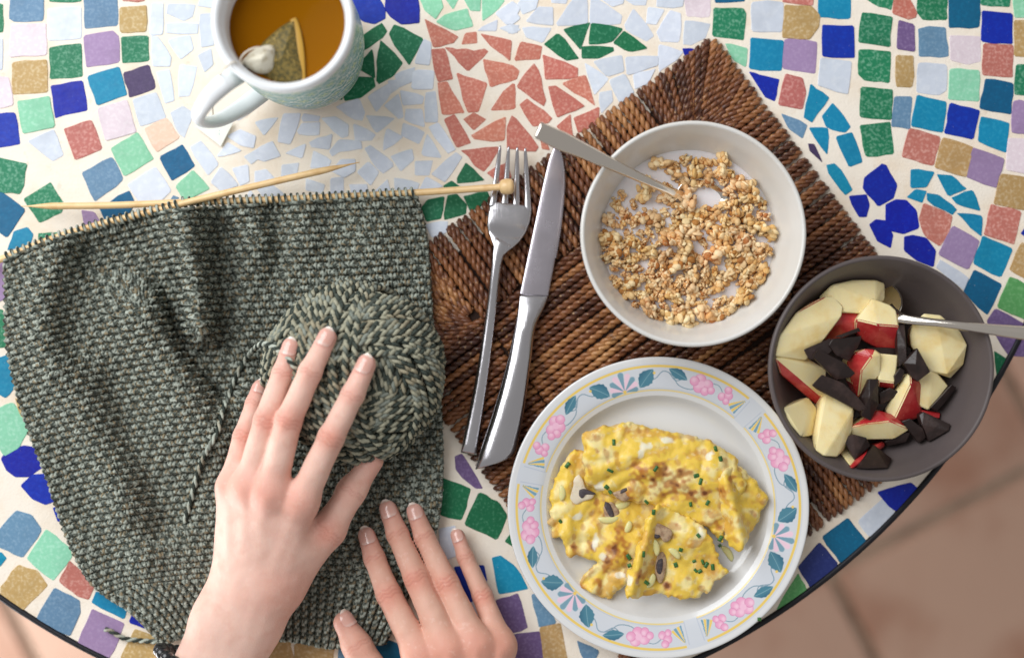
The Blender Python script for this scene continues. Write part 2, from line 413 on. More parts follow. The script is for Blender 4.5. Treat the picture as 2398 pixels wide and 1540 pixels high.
TILES = {
(0, 0): '''g 75,-20 305,-20 298,145 105,150 70,130;p 85,175 320,170 325,385 70,400;t 90,445 325,425 332,645 95,660;w 345,70 565,60 565,265 345,280;G 350,340 568,312 578,535 352,555;g 592,-20 820,-20 825,180 600,200;l 592,255 790,222 830,260 838,435 612,470;t 845,60 1025,45 1022,220 850,228;G 855,265 1040,258 1045,425 865,440;c 620,540 835,475 888,665 685,738;d 870,515 1045,460 1090,620 912,682;B 358,605 580,570 612,775 390,830;m 125,715 345,680 382,890 165,935;p -60,540 60,550 90,735 -60,770;B -80,810 105,795 140,1010 -60,1045;w 205,995 375,920 440,1085 370,1125;r 455,910 640,848 715,1045 530,1120;p 690,765 890,705 955,925 745,985;w 940,705 1095,660 1160,825 990,880;o 1020,905 1165,830 1258,965 1105,1065;m 785,1045 965,935 1075,1115 875,1235;g 580,1215 785,1108 862,1260 670,1410;w 905,1300 1090,1180 1195,1340 1120,1410 990,1420;T 1125,1105 1280,1020 1365,1165 1210,1265;m 1240,1310 1355,1200 1470,1325 1300,1410;G -60,1100 0,1115 188,1155 140,1360 -60,1340;G 170,1400 355,1285 445,1430 430,1490 280,1560;T 705,1460 905,1345 945,1430 900,1500 740,1540;T -40,1355 20,1360 175,1475 50,1665 -40,1600;G -40,20 20,40 20,220 -40,230;w -40,280 18,285 15,480 -40,490;l 575,1480 660,1495 720,1590 600,1620;G 350,-60 570,-60 565,10 355,12;r 865,-60 1015,-60 1010,5 868,5;w 1070,35 1145,35 1140,235 1060,238;w 1190,35 1365,40 1345,115 1290,140 1180,95;w 1180,170 1385,172 1380,235 1180,230;w 1410,110 1480,105 1500,310 1415,325;w 1400,40 1420,-20 1530,-20 1490,50;w 1070,260 1110,270 1195,400 1190,460 1080,458;w 1190,290 1330,255 1352,345 1270,410;w 1400,395 1480,350 1490,450 1440,500;w 1105,515 1190,500 1220,700 1160,718;w 1268,462 1380,478 1330,665 1262,672;w 1205,800 1285,755 1350,800 1295,960 1260,930;w 1345,1040 1415,1000 1530,1150 1460,1225;w 1530,1100 1600,1010 1690,1060;w 1490,1280 1555,1180 1670,1300 1560,1335;w 1640,1190 1740,1165 1745,1270 1690,1295;w 1725,1100 1799,1060 1850,1085 1770,1145;w 1600,960 1690,920 1790,960 1775,1035 1700,1015;g 1195,1415 1220,1380 1250,1390 1240,1415;w 1735,1390 1760,1345 1799,1400 1770,1420;w 1560,560 1640,580 1600,640 1540,620;w 1640,810 1760,730 1790,760 1680,840''',
(599.5, 0): '''B 660,-40 840,-40 905,70 905,130 830,168 760,150 720,125 680,90;B 915,-40 1130,-40 1145,60 1145,160 1020,168 950,120 910,70;m 1150,-20 1290,-20 1310,50 1260,130 1190,70;m 1325,-20 1425,-20 1385,65;m 1455,-20 1575,-20 1570,75 1510,70;m 1590,-20 1745,5 1700,60 1595,145;m 1270,155 1330,110 1480,65 1520,185 1400,210;w 1690,95 1799,20 1850,60 1800,160 1760,165;w 1565,215 1600,190 1690,145 1680,215;w 1715,200 1799,180 1850,210 1799,230;E 705,280 880,170 915,225 885,265 750,358;E 940,245 975,180 1170,275 1120,370 1075,455;E 715,475 815,350 835,550;E 855,430 875,290 1025,445 960,530 865,585 848,560;E 615,655 660,565 720,548 820,550 832,610 735,680 630,705;E 560,700 605,655 600,695;E 640,520 690,500 700,520 650,560;R 1190,140 1415,260 1380,300 1250,328;R 1450,310 1475,240 1545,230 1548,300;R 1580,240 1790,290 1780,425 1650,320;R 1235,355 1325,350 1380,550 1280,570;R 1330,335 1480,350 1520,362 1600,345 1625,365 1490,498;R 1600,420 1799,465 1845,500 1825,555 1650,610;R 1410,515 1620,590 1560,780 1490,785;R 1280,590 1345,582 1460,790 1310,800;R 1650,775 1740,650 1799,595 1815,600 1820,760;R 1465,840 1530,800 1610,840 1530,910;R 1325,845 1395,810 1505,1000 1410,1032;R 1520,950 1750,825 1740,985 1540,975;R 1445,1060 1690,1035 1700,1060 1600,1200 1540,1160 1500,1100;R 1630,1215 1690,1180 1760,1150 1790,1250 1700,1270;w 680,180 740,190 735,240 690,230;w 1180,285 1225,310 1215,450 1120,440;w 985,530 1110,480 1085,570 1005,610;w 1110,505 1245,505 1235,620 1100,620;w 935,575 985,570 995,615 950,650;w 795,680 935,590 940,655 850,780;w 570,755 720,700 755,790 740,840 690,830;w 1020,640 1170,680 1160,725 1040,735;w 1195,660 1260,650 1275,850 1190,850;w 910,745 1000,670 1030,815 1000,825;w 1060,775 1160,775 1180,890 1055,840;w 780,815 965,835 850,925;w 690,875 830,945 805,980 705,985;w 465,835 560,830 640,880 640,950 600,960;w 1040,870 1175,930 1140,1005 1030,950;w 920,910 1025,965 960,1010 900,1050;w 1220,900 1285,870 1395,1045 1345,1070;w 1170,1085 1205,950 1300,1105;w 955,1100 1090,1055 1100,1120 1020,1195;w 1125,1140 1235,1135 1210,1225 1125,1225;w 1240,1220 1400,1080 1440,1110 1330,1270;w 770,1050 810,1030 950,1140 955,1165 890,1210 850,1170;w 525,1060 590,990 730,1000 735,1045 600,1060 545,1095;w 385,1000 530,945 510,1045 400,1030;w 300,920 330,875 440,865 435,945 310,940;w 160,990 195,810 310,805 240,1005;w 330,830 345,805 440,820 430,850 340,850;w 0,860 150,830 60,945;w 0,1060 110,1000 165,1095 60,1125 0,1110;w 215,1075 345,1015 320,1105;w 390,1175 410,1065 520,1130 500,1170;w 190,1165 295,1150 280,1215 185,1235;w 720,1210 790,1145 855,1210 805,1295;w 360,1260 475,1300 460,1350 360,1335;w 530,1260 610,1250 610,1345 530,1350;w 665,1300 770,1300 780,1350 680,1350;w 830,1350 920,1270 940,1350;w 980,1255 1140,1290 1120,1340 985,1330;w 1155,1330 1200,1250 1310,1310;w 0,1210 70,1200 130,1260 0,1290;w 10,1320 90,1290 200,1370 60,1380;w 600,1130 690,1125 690,1200 620,1240 540,1200;E 1420,1250 1475,1150 1600,1265 1420,1285;E 1325,1305 1375,1278 1430,1315 1425,1340 1330,1340;E 1170,1460 1210,1410 1320,1385 1295,1530 1200,1550;E 1325,1500 1350,1380 1410,1370 1475,1440 1470,1500 1330,1540;E 1465,1380 1620,1350 1640,1400 1510,1480;w 1200,1580 1340,1560 1330,1630 1240,1660''',
(1199, 0): '''w 50,30 80,-10 180,-10 160,60 80,95;w -40,80 0,60 50,130 0,165 -40,150;w 105,150 190,60 280,60 282,175;w 285,0 385,-10 370,25 290,20;w 320,160 440,-10 520,-10 525,160 330,178;w 560,0 600,0 765,110 755,165 555,165;w 640,0 780,-10 770,25 710,40;w 800,0 940,-5 930,35 860,30;w 800,180 855,70 990,250 940,285 810,210;w 960,60 1065,75 1010,165 950,160;w 1025,225 1110,85 1180,105 1170,290 1050,285;w 1030,-15 1200,-15 1190,45 1025,45;p 1215,-20 1390,-20 1385,118 1230,115;w 1220,155 1385,175 1350,265 1260,310 1210,305;w 80,200 270,200 210,295 110,260;w -20,180 40,185 30,225 -20,230;E 365,210 545,165 480,345;E 560,168 775,205 700,290 545,310;E 715,305 790,225 950,340 830,360;E 230,315 325,240 465,410 380,420;E 497,330 705,335 710,360 610,405 497,410;R 65,300 205,330 190,415 20,425;R 220,390 455,480 455,540 240,555;R 40,610 155,455 185,500 235,700 220,740;R 355,590 515,535 580,740;R 260,615 310,610 505,745 320,820;R 60,740 110,700 275,830 250,860 150,885;R 440,830 610,755 600,870 470,930;R 320,890 410,810 425,950 380,960;R 205,985 240,1000 260,1050 215,1040;R -30,900 0,820 30,840 180,1030 160,1060 -30,1040;w 515,450 670,555 580,660;w 580,435 765,395 780,500 670,530;w 805,405 1020,400 1015,460 815,525;w 1035,320 1195,370 1150,420 1060,480 1040,500;w 690,570 790,530 850,650 760,720;w 620,660 695,645 700,710 630,790;w 860,530 1000,490 950,580 870,620;B 1200,345 1260,345 1340,370 1350,440 1250,500;m 1500,310 1650,345 1640,470 1560,420;G 1420,60 1620,65 1640,100 1625,280 1410,255;T 1425,-40 1640,-40 1625,10 1435,20;w 1690,25 1799,15 1900,25 1890,220 1690,215;c 1680,270 1799,285 1905,290 1890,495 1670,480;B 1665,505 1799,545 1875,560 1845,710 1780,680''',
(1798.5, 0): '''r 105,-40 315,-40 310,40 110,15;t 120,40 300,50 360,110 350,190 290,272 105,262;c 362,-40 578,-40 575,132 360,118;l 120,285 150,278 340,300 328,515 105,480;B 385,180 600,185 605,405 385,395;w 375,415 580,440 555,655 360,595;r 125,525 240,555 262,650 240,765 75,735;c 300,595 425,690 310,855 255,820;c 385,820 455,730 575,890 540,928 415,890;c 290,900 418,905 415,1085;c 478,965 590,935 660,1135 570,1168;G 670,-20 880,-20 860,70 740,25;G 665,95 870,125 855,328 640,295;G 640,355 858,368 850,582 680,560 640,520;G 655,615 870,635 865,840 650,820;G 648,885 855,862 882,1080 690,1098;R 890,0 985,-20 1040,90 1030,120 985,132 880,95;u 920,148 1025,180 1030,360 908,340;t 900,395 1018,400 1010,610 905,605;g 890,685 1010,685 995,905 870,885;G 1045,-40 1255,-40 1255,140 1090,135 1055,90;g 1060,210 1130,192 1245,200 1265,395 1065,395;w 1060,450 1250,462 1245,630 1200,660 1050,645;c 1050,672 1250,720 1225,928 1010,885;r 995,905 1208,965 1160,1162 945,1100;T 1270,-40 1490,-40 1480,190 1275,192;p 1280,255 1490,262 1490,430 1400,450 1285,420;m 1280,490 1480,500 1480,710 1270,695;B 1280,725 1485,780 1440,978 1240,935;t 1230,970 1440,1040 1390,1240 1175,1175;l 1440,1042 1655,1120 1600,1315 1395,1240;G 1495,-40 1700,-40 1690,48 1500,35;B 1505,80 1715,100 1715,308 1500,290;r 1515,310 1720,320 1715,540 1510,525;T 1530,560 1720,590 1705,800 1490,760;c 1500,825 1690,870 1670,1070 1480,990;m 1725,-20 1850,-20 1850,120 1735,120;t 1730,150 1850,150 1850,400 1730,390;G 1745,460 1850,460 1850,670 1735,660;l 1725,715 1850,720 1850,945 1715,925;p 1690,975 1850,985 1850,1210 1675,1190;t 1640,1225 1850,1260 1850,1480 1590,1430;r 1570,1440 1775,1490 1725,1712 1520,1645;B 800,1155 830,1165 905,1300 880,1390 775,1450 670,1320 680,1250;B 570,1380 690,1370 710,1440 690,1520 640,1520;B 830,1440 900,1405 970,1410 1040,1480 1060,1600 950,1640 870,1620 830,1560;c 1008,1195 1165,1210 1110,1310 1005,1318;c 1190,1228 1290,1240 1390,1325 1270,1375;c 980,1385 1040,1335 1110,1345 1080,1420;c 1120,1360 1200,1375 1320,1470 1290,1505 1125,1410;c 1295,1390 1435,1340 1490,1480 1330,1430;c 1330,1500 1500,1520 1495,1655 1430,1600;r 1095,1430 1290,1520 1265,1640 1205,1725 1110,1660 1065,1540;g 95,800 270,880 240,970 150,900;d 285,1015 325,1020 380,1140 300,1060;c 415,1165 470,1155 590,1330 540,1365 430,1220''',
(1798.5, 513.3): '''B 715,40 760,5 830,15 875,110 860,200 770,150;B 960,125 1020,115 1110,135 1175,220 1160,335 1050,290 960,220;l 1300,50 1480,155 1405,350 1200,245;c 1510,120 1715,210 1635,405 1445,310;T 1450,360 1640,460 1540,668 1375,510;w 1215,290 1400,410 1370,490 1190,340;n 1700,410 1850,480 1850,720 1615,615;u 1600,630 1830,755 1800,960 1690,950 1540,720;t 1780,170 1850,190 1850,440 1700,350;B 1780,100 1810,60 1850,80 1850,150;E 1590,930 1680,990 1610,1110 1600,1000''',
(1798.5, 1026.6): '''B 770,375 1000,310 1050,350 900,505 850,470;w 640,580 800,430 885,520 715,680;T 385,690 560,560 690,725 510,870;N 215,900 360,730 490,880 300,1045;n 60,1200 210,950 270,1070''',
(0, 513.3): '''c 55,215 100,90 190,60 230,110 205,190;G 275,100 400,95 390,130 275,145;l -40,300 30,300 45,450 40,550 -40,590;G -40,640 20,640 60,890 -40,900;c -40,990 60,955 120,1150 40,1250 -40,1200;m -60,1345 90,1290 215,1450 130,1600 30,1660 -40,1540;t 110,1260 140,1280 210,1400 150,1380;B 225,1500 285,1540 250,1580''',
(0, 1026.6): '''B 10,140 60,80 170,50 240,60 305,150 300,200 200,265 110,265 50,220;B 148,330 230,255 320,250 410,380 400,430 320,460 230,420;B 375,490 400,480 450,580 405,575;g 115,510 220,540 290,640 160,830 0,760 -30,680;m 325,640 490,770 500,830 375,990 195,840;r 490,860 660,1030 620,1125 545,1100 420,1000;t 130,890 260,930 330,1030 160,1200 10,1110 10,1040;c -40,800 10,805 40,840 0,890 -40,890;g 385,1050 555,1140 560,1220 490,1380 260,1265;c 680,1075 900,1150 870,1265 650,1150;l 650,1200 870,1300 800,1480 760,1540 550,1440;B 950,1185 1080,1300 1070,1350 910,1290;t 950,1340 1160,1420 1130,1620 850,1540''',
(599.5, 1026.6): '''u 1400,130 1450,110 1590,345 1540,345 1410,220;E 1310,280 1505,355 1440,565 1300,530 1250,400;E 1570,380 1700,450 1760,540 1690,705 1470,600;E 1755,720 1800,660 1850,700 1850,780;B 1390,900 1600,890 1620,1000 1580,1100 1500,1160;t 80,1480 230,1350 260,1540 200,1640 80,1600;t 275,1440 550,1460 530,1640 265,1640;g 590,1440 720,1430 780,1640 580,1640;w 1480,1170 1620,1120 1620,1280 1540,1260;T 850,1440 940,1420 1100,1500 1060,1640 830,1640;w 1290,640 1400,620 1420,800 1310,860''',
(1199, 1026.6): '''c -138,840 -78,825 20,900 110,1050 0,1070 -90,1085;u -115,1140 40,1090 105,1320 60,1345 -60,1380;g 140,1100 200,1080 310,1290 190,1315;u -40,1390 195,1355 225,1560 -30,1640;t 195,1330 340,1300 390,1560 240,1640;g 460,1420 610,1490 540,1600 490,1510''',
}
tr = np.random.default_rng(3)
def tile_mesh(pts, rough, grow):
    """irregular bevelled tessera from an outline given on the table top"""
    P = [W(x, y)[:2] for x, y in pts]
    n = len(P)
    area = sum(P[i][0] * P[(i + 1) % n][1] - P[(i + 1) % n][0] * P[i][1] for i in range(n))
    if area < 0: P = P[::-1]
    out = []
    for i in range(n):
        a, b, c = P[i - 1], P[i], P[(i + 1) % n]
        la, lc = np.linalg.norm(a - b), np.linalg.norm(c - b)
        k = min(0.0010, 0.09 * la, 0.09 * lc) * tr.uniform(0.6, 1.3)
        out += [b + (a - b) / la * k, b + (c - b) / lc * k]
        if lc > 0.012:
            d = (c - b) / lc; q = np.array([-d[1], d[0]])
            for t in (0.36, 0.66):
                out.append(b + (c - b) * (t + tr.uniform(-.06, .06)) + q * tr.normal(0, rough))
    out = np.array(out); c0 = out.mean(0); N = len(out)
    def ring(inset, z, tilt):
        d = out - c0; r = np.linalg.norm(d, axis=1)[:, None]
        p = c0 + d * (1 - inset / r)
        return np.c_[p, z + (p - c0) @ tilt]
    tilt = tr.normal(0, 0.005, 2); h = 0.00036 + tr.uniform(-.00012, .0002)
    v = np.vstack([ring(-grow, -0.002, tilt), ring(-grow, h - 0.0003, tilt), ring(0.00035 - grow, h, tilt)])
    f = []
    for k in range(2):
        for i in range(N):
            j = (i + 1) % N; f.append((k * N + i, k * N + j, (k + 1) * N + j, (k + 1) * N + i))
    f.append(tuple(2 * N + i for i in range(N)))
    return mesh_py('tile', v, f, False)
for (ox, oy), txt in TILES.items():
    for row in txt.split(';'):
        c, *pts = row.split()
        P = [tuple(float(q) for q in p.split(',')) for p in pts]
        P = [(x / 3.0 + ox, y / 3.0 + oy) for x, y in P]
        link('tile', tile_mesh(P, 0.00016 if c == 'w' else 0.00030, {'w': 0.0012, 'R': 0.0009, 'E': 0.0009, 'B': 0.0006}.get(c, 0.0008)), TM[c], table)

# ------------------------------------------------------------------ woven placemat of twisted rope
MAT_T = np.array([1670.0, 84.0]); MU = np.array([-0.81, 0.586]); MV = np.array([0.60, 0.80])
LU, LV, MG = 1045.0, 1078.0, 212.0
def mp(u, v): 
    p = MAT_T + MU * u + MV * v
    return W(p[0], p[1])
c0 = mp(LU / 2, LV / 2)
placemat = empty('placemat', c0, 'square woven placemat of twisted brown seagrass rope under the bowls and plate', 'placemat')
m_rope = Mat('seagrass', lin(128, 84, 50), 0.36, spec=0.5)
oi = m_rope.node('ShaderNodeObjectInfo')
cr = m_rope.node('ShaderNodeValToRGB')
els = cr.color_ramp.elements
els[0].position = 0.0; els[0].color = (*lin(70, 41, 30), 1)
els[1].position = 1.0; els[1].color = (*lin(200, 150, 98), 1)
for pos, c in ((0.25, (104, 62, 41)), (0.5, (130, 81, 50)), (0.75, (160, 108, 67))):
    e = els.new(pos); e.color = (*lin(*c), 1)
geo = m_rope.node('ShaderNodeNewGeometry')
nz = m_rope.node('ShaderNodeTexNoise', Scale=22.0, Detail=3.0); m_rope.wire(geo.outputs['Position'], nz.inputs['Vector'])
ad = m_rope.node('ShaderNodeMath', operation='MULTIPLY_ADD'); ad.inputs[1].default_value = 1.5; ad.inputs[2].default_value = -0.66
m_rope.wire(nz.outputs['Fac'], ad.inputs[0])
ad2 = m_rope.node('ShaderNodeMath', operation='MULTIPLY_ADD'); ad2.inputs[1].default_value = 0.62
m_rope.wire(oi.outputs['Random'], ad2.inputs[0]); m_rope.wire(ad.outputs[0], ad2.inputs[2])
m_rope.wire(ad2.outputs[0], cr.inputs['Fac'])
m_rope._src = cr.outputs['Color']; m_rope._out()
m_rope.speck(lin(56, 32, 30), 140, 0.52, 0.70, 0.55).speck(lin(214, 170, 116), 420, 0.58, 0.72, 0.45)
m_rope.bump(700, 0.0006, 0.5)
m_rope = m_rope.m
def rope_mesh(length, seed):
    r = np.random.default_rng(seed)
    bag = Bag(); R = 0.00205; pitch = 0.0110; n = max(12, int(length / 0.0014))
    s = np.linspace(0, length, n)
    y0 = 0.0006 * np.sin(s / 0.03 + r.uniform(0, 6)) ; z0 = 0.0005 * np.sin(s / 0.021 + r.uniform(0, 6))
    z0 = z0 - 0.0028 * sstep(length - 0.005, length, s)
    for k in range(2):
        ph = 2 * np.pi * s / pitch + k * np.pi + r.uniform(-.2, .2)
        path = np.stack([s, y0 + 0.00120 * np.cos(ph), z0 + 0.00120 * np.sin(ph)], -1)
        rad = R * 0.78 * (1 + 0.10 * np.sin(s / 0.004 + r.uniform(0, 6))) 
        rad = rad * (0.7 + 0.3 * sstep(0, 0.0015, np.minimum(s, length - s)))
        bag.add(*tube_np(path, rad, 6))
    return bag.mesh('rope')
_ropes = {}
rr = np.random.default_rng(11)
def put_rope(a, b, z):
    """a = inner end, b = outer end (world xy)"""
    d = b - a; L = float(np.hypot(*d[:2])); key = (round(L / 0.006), int(rr.integers(0, 2)))
    if key not in _ropes: _ropes[key] = rope_mesh(key[0] * 0.006, len(_ropes))
    o = link('rope', _ropes[key], m_rope, placemat)
    o.location = (a[0], a[1], z); o.rotation_euler = (rr.uniform(-.02, .02), rr.uniform(-.008, .008), math.atan2(d[1], d[0]) + rr.normal(0, .008))
    o.scale = (L / (key[0] * 0.006), 1, 1)
SP = 17.0
ou = LU - MG; ov = LV - MG
def edge_ropes(p_in, p_out, n):
    for i in range(n):
        t = (i + 0.5 + rr.uniform(-.15, .15)) / n
        j = rr.uniform(-5, 5)
        put_rope(p_in(t, j), p_out(t, rr.uniform(-1.5, 1.5)), 0.0032 + rr.uniform(-.0006, .0007))
nu = int((LU - 2 * MG) / SP); nv = int((LV - 2 * MG) / SP)
edge_ropes(lambda t, j: mp(MG + t * (LU - 2 * MG), MG + j), lambda t, j: mp(MG + t * (LU - 2 * MG), j), nu)
edge_ropes(lambda t, j: mp(MG + t * (LU - 2 * MG), ov + j), lambda t, j: mp(MG + t * (LU - 2 * MG), LV + j), nu)
edge_ropes(lambda t, j: mp(MG + j, MG + t * (LV - 2 * MG)), lambda t, j: mp(j, MG + t * (LV - 2 * MG)), nv)
edge_ropes(lambda t, j: mp(ou + j, MG + t * (LV - 2 * MG)), lambda t, j: mp(LU + j, MG + t * (LV - 2 * MG)), nv)
for cu, cv, du, dv in ((MG, MG, -1, -1), (ou, MG, 1, -1), (ou, ov, 1, 1), (MG, ov, -1, 1)):
    n = int(2 * MG / SP)
    for i in range(n):
        t = (i + 0.5) / n * 2
        e = (1.0, t) if t < 1 else (2 - t, 1.0)
        k = min(1.0, 1.37 / math.hypot(*e))
        d = np.array([du * e[0], dv * e[1]]) * MG * k
        st = 0.10 + 0.16 * (i % 3)
        put_rope(mp(cu + d[0] * st, cv + d[1] * st), mp(cu + d[0], cv + d[1]), 0.0030 + 0.0004 * (i % 3))
n = int((LV - 2 * MG) / SP)
for i in range(n):
    v_ = MG + (i + 0.5) / n * (LV - 2 * MG)
    put_rope(mp(ou - 6, v_), mp(MG + 6, v_), 0.0029 + rr.uniform(-.0003, .0003))
bk = [mp(*q) for q in ((60, 60), (60, LV - 60), (LU - 60, LV - 60), (LU - 60, 60))]
link('gap_shade_sheet', mesh_py('gap_shade_sheet', [(p[0], p[1], 0.0012) for p in bk], [(3, 2, 1, 0)]), Mat('rope_gap_shade', lin(46, 28, 20), 0.9).m, placemat)  # added dark sheet: hides pale grout, stands in for shade between ropes
MZ = 0.0052      # top of the placemat

# ------------------------------------------------------------------ mug of tea
MUGC = W(662, 47, 0.117)[:2]
mug = empty('mug', (MUGC[0], MUGC[1], 0.001), 'white tea mug with a pale green scroll pattern and a curved handle', 'mug')
m_china = Mat('mug_glaze', (0.82, 0.83, 0.84), 0.25, spec=0.22).vcol()
m_china.bump(30, 0.0006, 0.15)
MH = 0.095
MS = np.array([0.975, 0.975, 1.22])
prof_out = [(0.0001, 0.0), (0.033, 0.0), (0.0355, 0.0012), (0.0362, 0.006), (0.0378, 0.011)]
zz = np.linspace(0.012, 0.090, 110)
prof_out += [(0.0385 + 0.0047 * math.sin(min(1, (z - 0.012) / 0.045) * math.pi / 2), z) for z in zz]
prof_out += [(0.0435, 0.0925), (0.0436, 0.0945), (0.0428, 0.0958), (0.0412, 0.0962), (0.0396, 0.0956), (0.0384, 0.0938), (0.0380, 0.091), (0.0372, 0.0905), (0.0368, 0.086), (0.0362, 0.07), (0.0355, 0.03), (0.033, 0.012), (0.028, 0.007), (0.0001, 0.0065)]
v, f = lathe(prof_out, 420)
th = np.arctan2(v[:, 1], v[:, 0]); r_ = np.hypot(v[:, 0], v[:, 1]); z_ = v[:, 2]
def scroll(th, z):
    """pale green arabesque print"""
    cw = 2 * np.pi * 0.043 / 20
    X = th * 0.043 / cw; Y = z / cw
    row = np.floor(Y); X = X + 0.5 * (row % 2)
    fx = X - np.floor(X) - .5; fy = Y - row - .5
    rr_ = np.hypot(fx, fy); ang = np.arctan2(fy, fx)
    m = np.zeros_like(th)
    m = np.maximum(m, sstep(0.05, 0.0, np.abs(rr_ - 0.40 - 0.05 * np.cos(4 * ang)) - 0.02))
    m = np.maximum(m, sstep(0.04, 0.0, rr_ - 0.27 * (0.62 + 0.38 * np.cos(6 * ang + 1.2 * row))))
    q = np.stack([X * cw, Y * cw, 0 * X], -1)
    leaf = sstep(0.16, 0.06, np.abs(wavy(q, 0.0048, 5))) * 0.9
    m = np.maximum(m, leaf * (rr_ > 0.3))
    return np.clip(m, 0, 1), np.where(rr_ < 0.27, 1.0, 0.0)
pm, core = scroll(th, z_)
inband = (z_ > 0.0135) & (z_ < 0.0885) & (r_ > 0.0375) & (np.arange(len(v)) < 115 * 420)
edge = (np.abs(z_ - 0.0885) < 0.0007) | (np.abs(z_ - 0.0142) < 0.0007)
white = np.array([0.80, 0.82, 0.84]); paper = np.array(lin(70, 142, 138)); g1 = np.array(lin(222, 232, 222)); g2 = np.array(lin(190, 206, 160))
col = np.where(inband[:, None], paper + (np.where(core[:, None] > 0, g2, g1) - paper) * pm[:, None], white)
col = np.where((edge & inband)[:, None], g1, col)
v2 = v * MS + np.array([MUGC[0], MUGC[1], 0.001])
me = mesh_np('body', v2, f[:, ::-1], col); link('body', me, m_china.m, mug)
hd = np.array([-0.735, -0.678, 0]); hd /= np.linalg.norm(hd)
hp = spline([(0.0415, .0800), (0.052, .0845), (0.066, .083), (0.0775, .072), (0.0785, .056), (0.072, .037), (0.058, .024), (0.046, .0185), (0.0395, .0170)], 60)
path = np.array([MUGC[0], MUGC[1], 0]) + hp[:, :1] * hd + np.c_[np.zeros((60, 2)), hp[:, 1] * 1.2]
side = np.cross(hd, (0, 0, 1))
wd = 0.0052 - 0.0012 * np.cos(np.linspace(-np.pi, np.pi, 60))
v, f = sweep(path, wd * 0.80, wd * 0.98, up=side, n=18, p=2.3)
me = mesh_py('handle', v, f); setcol(me, white)
link('handle', me, m_china.m, mug)

TEA_Z = 0.0945
tea_m = bpy.data.materials.new('tea'); tea_m.use_nodes = True
nt = tea_m.node_tree; nt.nodes.clear()
o_ = nt.nodes.new('ShaderNodeOutputMaterial'); mx = nt.nodes.new('ShaderNodeMixShader'); tp = nt.nodes.new('ShaderNodeBsdfTransparent')
gl = nt.nodes.new('ShaderNodeBsdfGlossy'); fr = nt.nodes.new('ShaderNodeFresnel'); fr.inputs['IOR'].default_value = 1.33
df = nt.nodes.new('ShaderNodeBsdfDiffuse'); df.inputs[0].default_value = (*lin(176, 112, 14), 1); mx2 = nt.nodes.new('ShaderNodeMixShader'); mx2.inputs[0].default_value = 0.5
tp.inputs[0].default_value = (0.66, 0.34, 0.02, 1); gl.inputs['Roughness'].default_value = 0.03
nt.links.new(tp.outputs[0], mx2.inputs[1]); nt.links.new(df.outputs[0], mx2.inputs[2])
frm = nt.nodes.new('ShaderNodeMath'); frm.operation = 'MULTIPLY'; frm.inputs[1].default_value = 0.05; nt.links.new(fr.outputs[0], frm.inputs[0]); nt.links.new(frm.outputs[0], mx.inputs[0]); nt.links.new(mx2.outputs[0], mx.inputs[1]); nt.links.new(gl.outputs[0], mx.inputs[2]); nt.links.new(mx.outputs[0], o_.inputs[0])
v, f = lathe([(0.0345, TEA_Z - 0.012), (0.0356, TEA_Z + 0.0008), (0.0352, TEA_Z + 0.0002), (0.034, TEA_Z), (0.0001, TEA_Z)], 80, (MUGC[0], MUGC[1], 0.001))
tea = tag(link('tea', mesh_py('tea', v, [tuple(q) for q in f]), tea_m), 'amber herbal tea filling the white mug', 'tea')

# ------------------------------------------------------------------ tea bag with string and paper tag
bagp = W(668, 130, TEA_Z)
teabag = empty('tea_bag', (bagp[0], bagp[1], 0.05), 'pyramid tea bag of green herbs in amber tea, string over mug rim', 'tea bag')
m_bag = Mat('tea_bag_mesh', lin(128, 108, 50), 0.6).speck(lin(70, 66, 34), 520, 0.40, 0.58, 0.85, 4).speck(lin(186, 160, 90), 360, 0.56, 0.72, 0.6).bump(600, 0.0008, 0.8).m
m_seam = Mat('tea_bag_seam', lin(182, 140, 52), 0.5).m
m_tip = Mat('tea_bag_tip', lin(214, 208, 190), 0.55).speck(lin(176, 160, 122), 300, 0.5, 0.7, 0.6).bump(500, 0.0008, 0.6).m
tz = TEA_Z * 1000
A = Wn([(692, 42, tz + 0.6), (704, 120, tz + 0.8), (712, 194, tz + 0.8), (660, 202, tz - 0.5), (622, 184, tz - 0.5), (598, 152, tz + 2), (608, 110, tz + 1), (652, 66, tz + .6)])
AP = W(660, 136, TEA_Z + 0.009)
def pillow(name, ring, apex, under, n=10, bulge=0.35):
    """rounded tent over a closed outline"""
    ring = spline(np.vstack([ring, ring[:1]]), 64)[:-1]
    vs = []; 
    for k in range(n + 1):
        t = k / n; q = 1 - t
        p = ring * q + apex * t
        p[:, 2] = ring[:, 2] + (apex[2] - ring[:, 2]) * (t ** (1 - bulge))
        vs.append(p)
    vs = np.vstack(vs)
    b = ring.copy(); b[:, 2] -= under
    N = len(ring)
    V = np.vstack([b, vs])
    fs = grid_faces(n + 2, N, True)
    return mesh_np(name, V, fs)
link('pouch', pillow('pouch', A, AP, 0.012), m_bag, teabag)
sp = spline(Wn([(686, 44, tz + 1.8), (692, 60, tz + 1.8), (700, 110, tz + 2.4), (709, 194, tz + 2.0)]), 60)
v, f = sweep(sp, 0.0017 + 0.0013 * np.sin(np.linspace(0.3, 3.0, 60)), 0.0006, n=8)
link('seam', mesh_py('seam', v, f), m_seam, teabag)
T2 = Wn([(564, 146, tz + 7), (590, 120, tz + 8), (622, 106, tz + 8), (642, 112, tz + 8), (642, 150, tz + 6), (630, 168, tz + 5), (605, 170, tz + 6), (582, 160, tz + 6)])
link('folded_tip', pillow('folded_tip', T2, W(612, 138, TEA_Z + 0.0150), 0.008), m_tip, teabag)
m_string = Mat('cotton_string', lin(226, 216, 200), 0.8).m
bag = Bag()
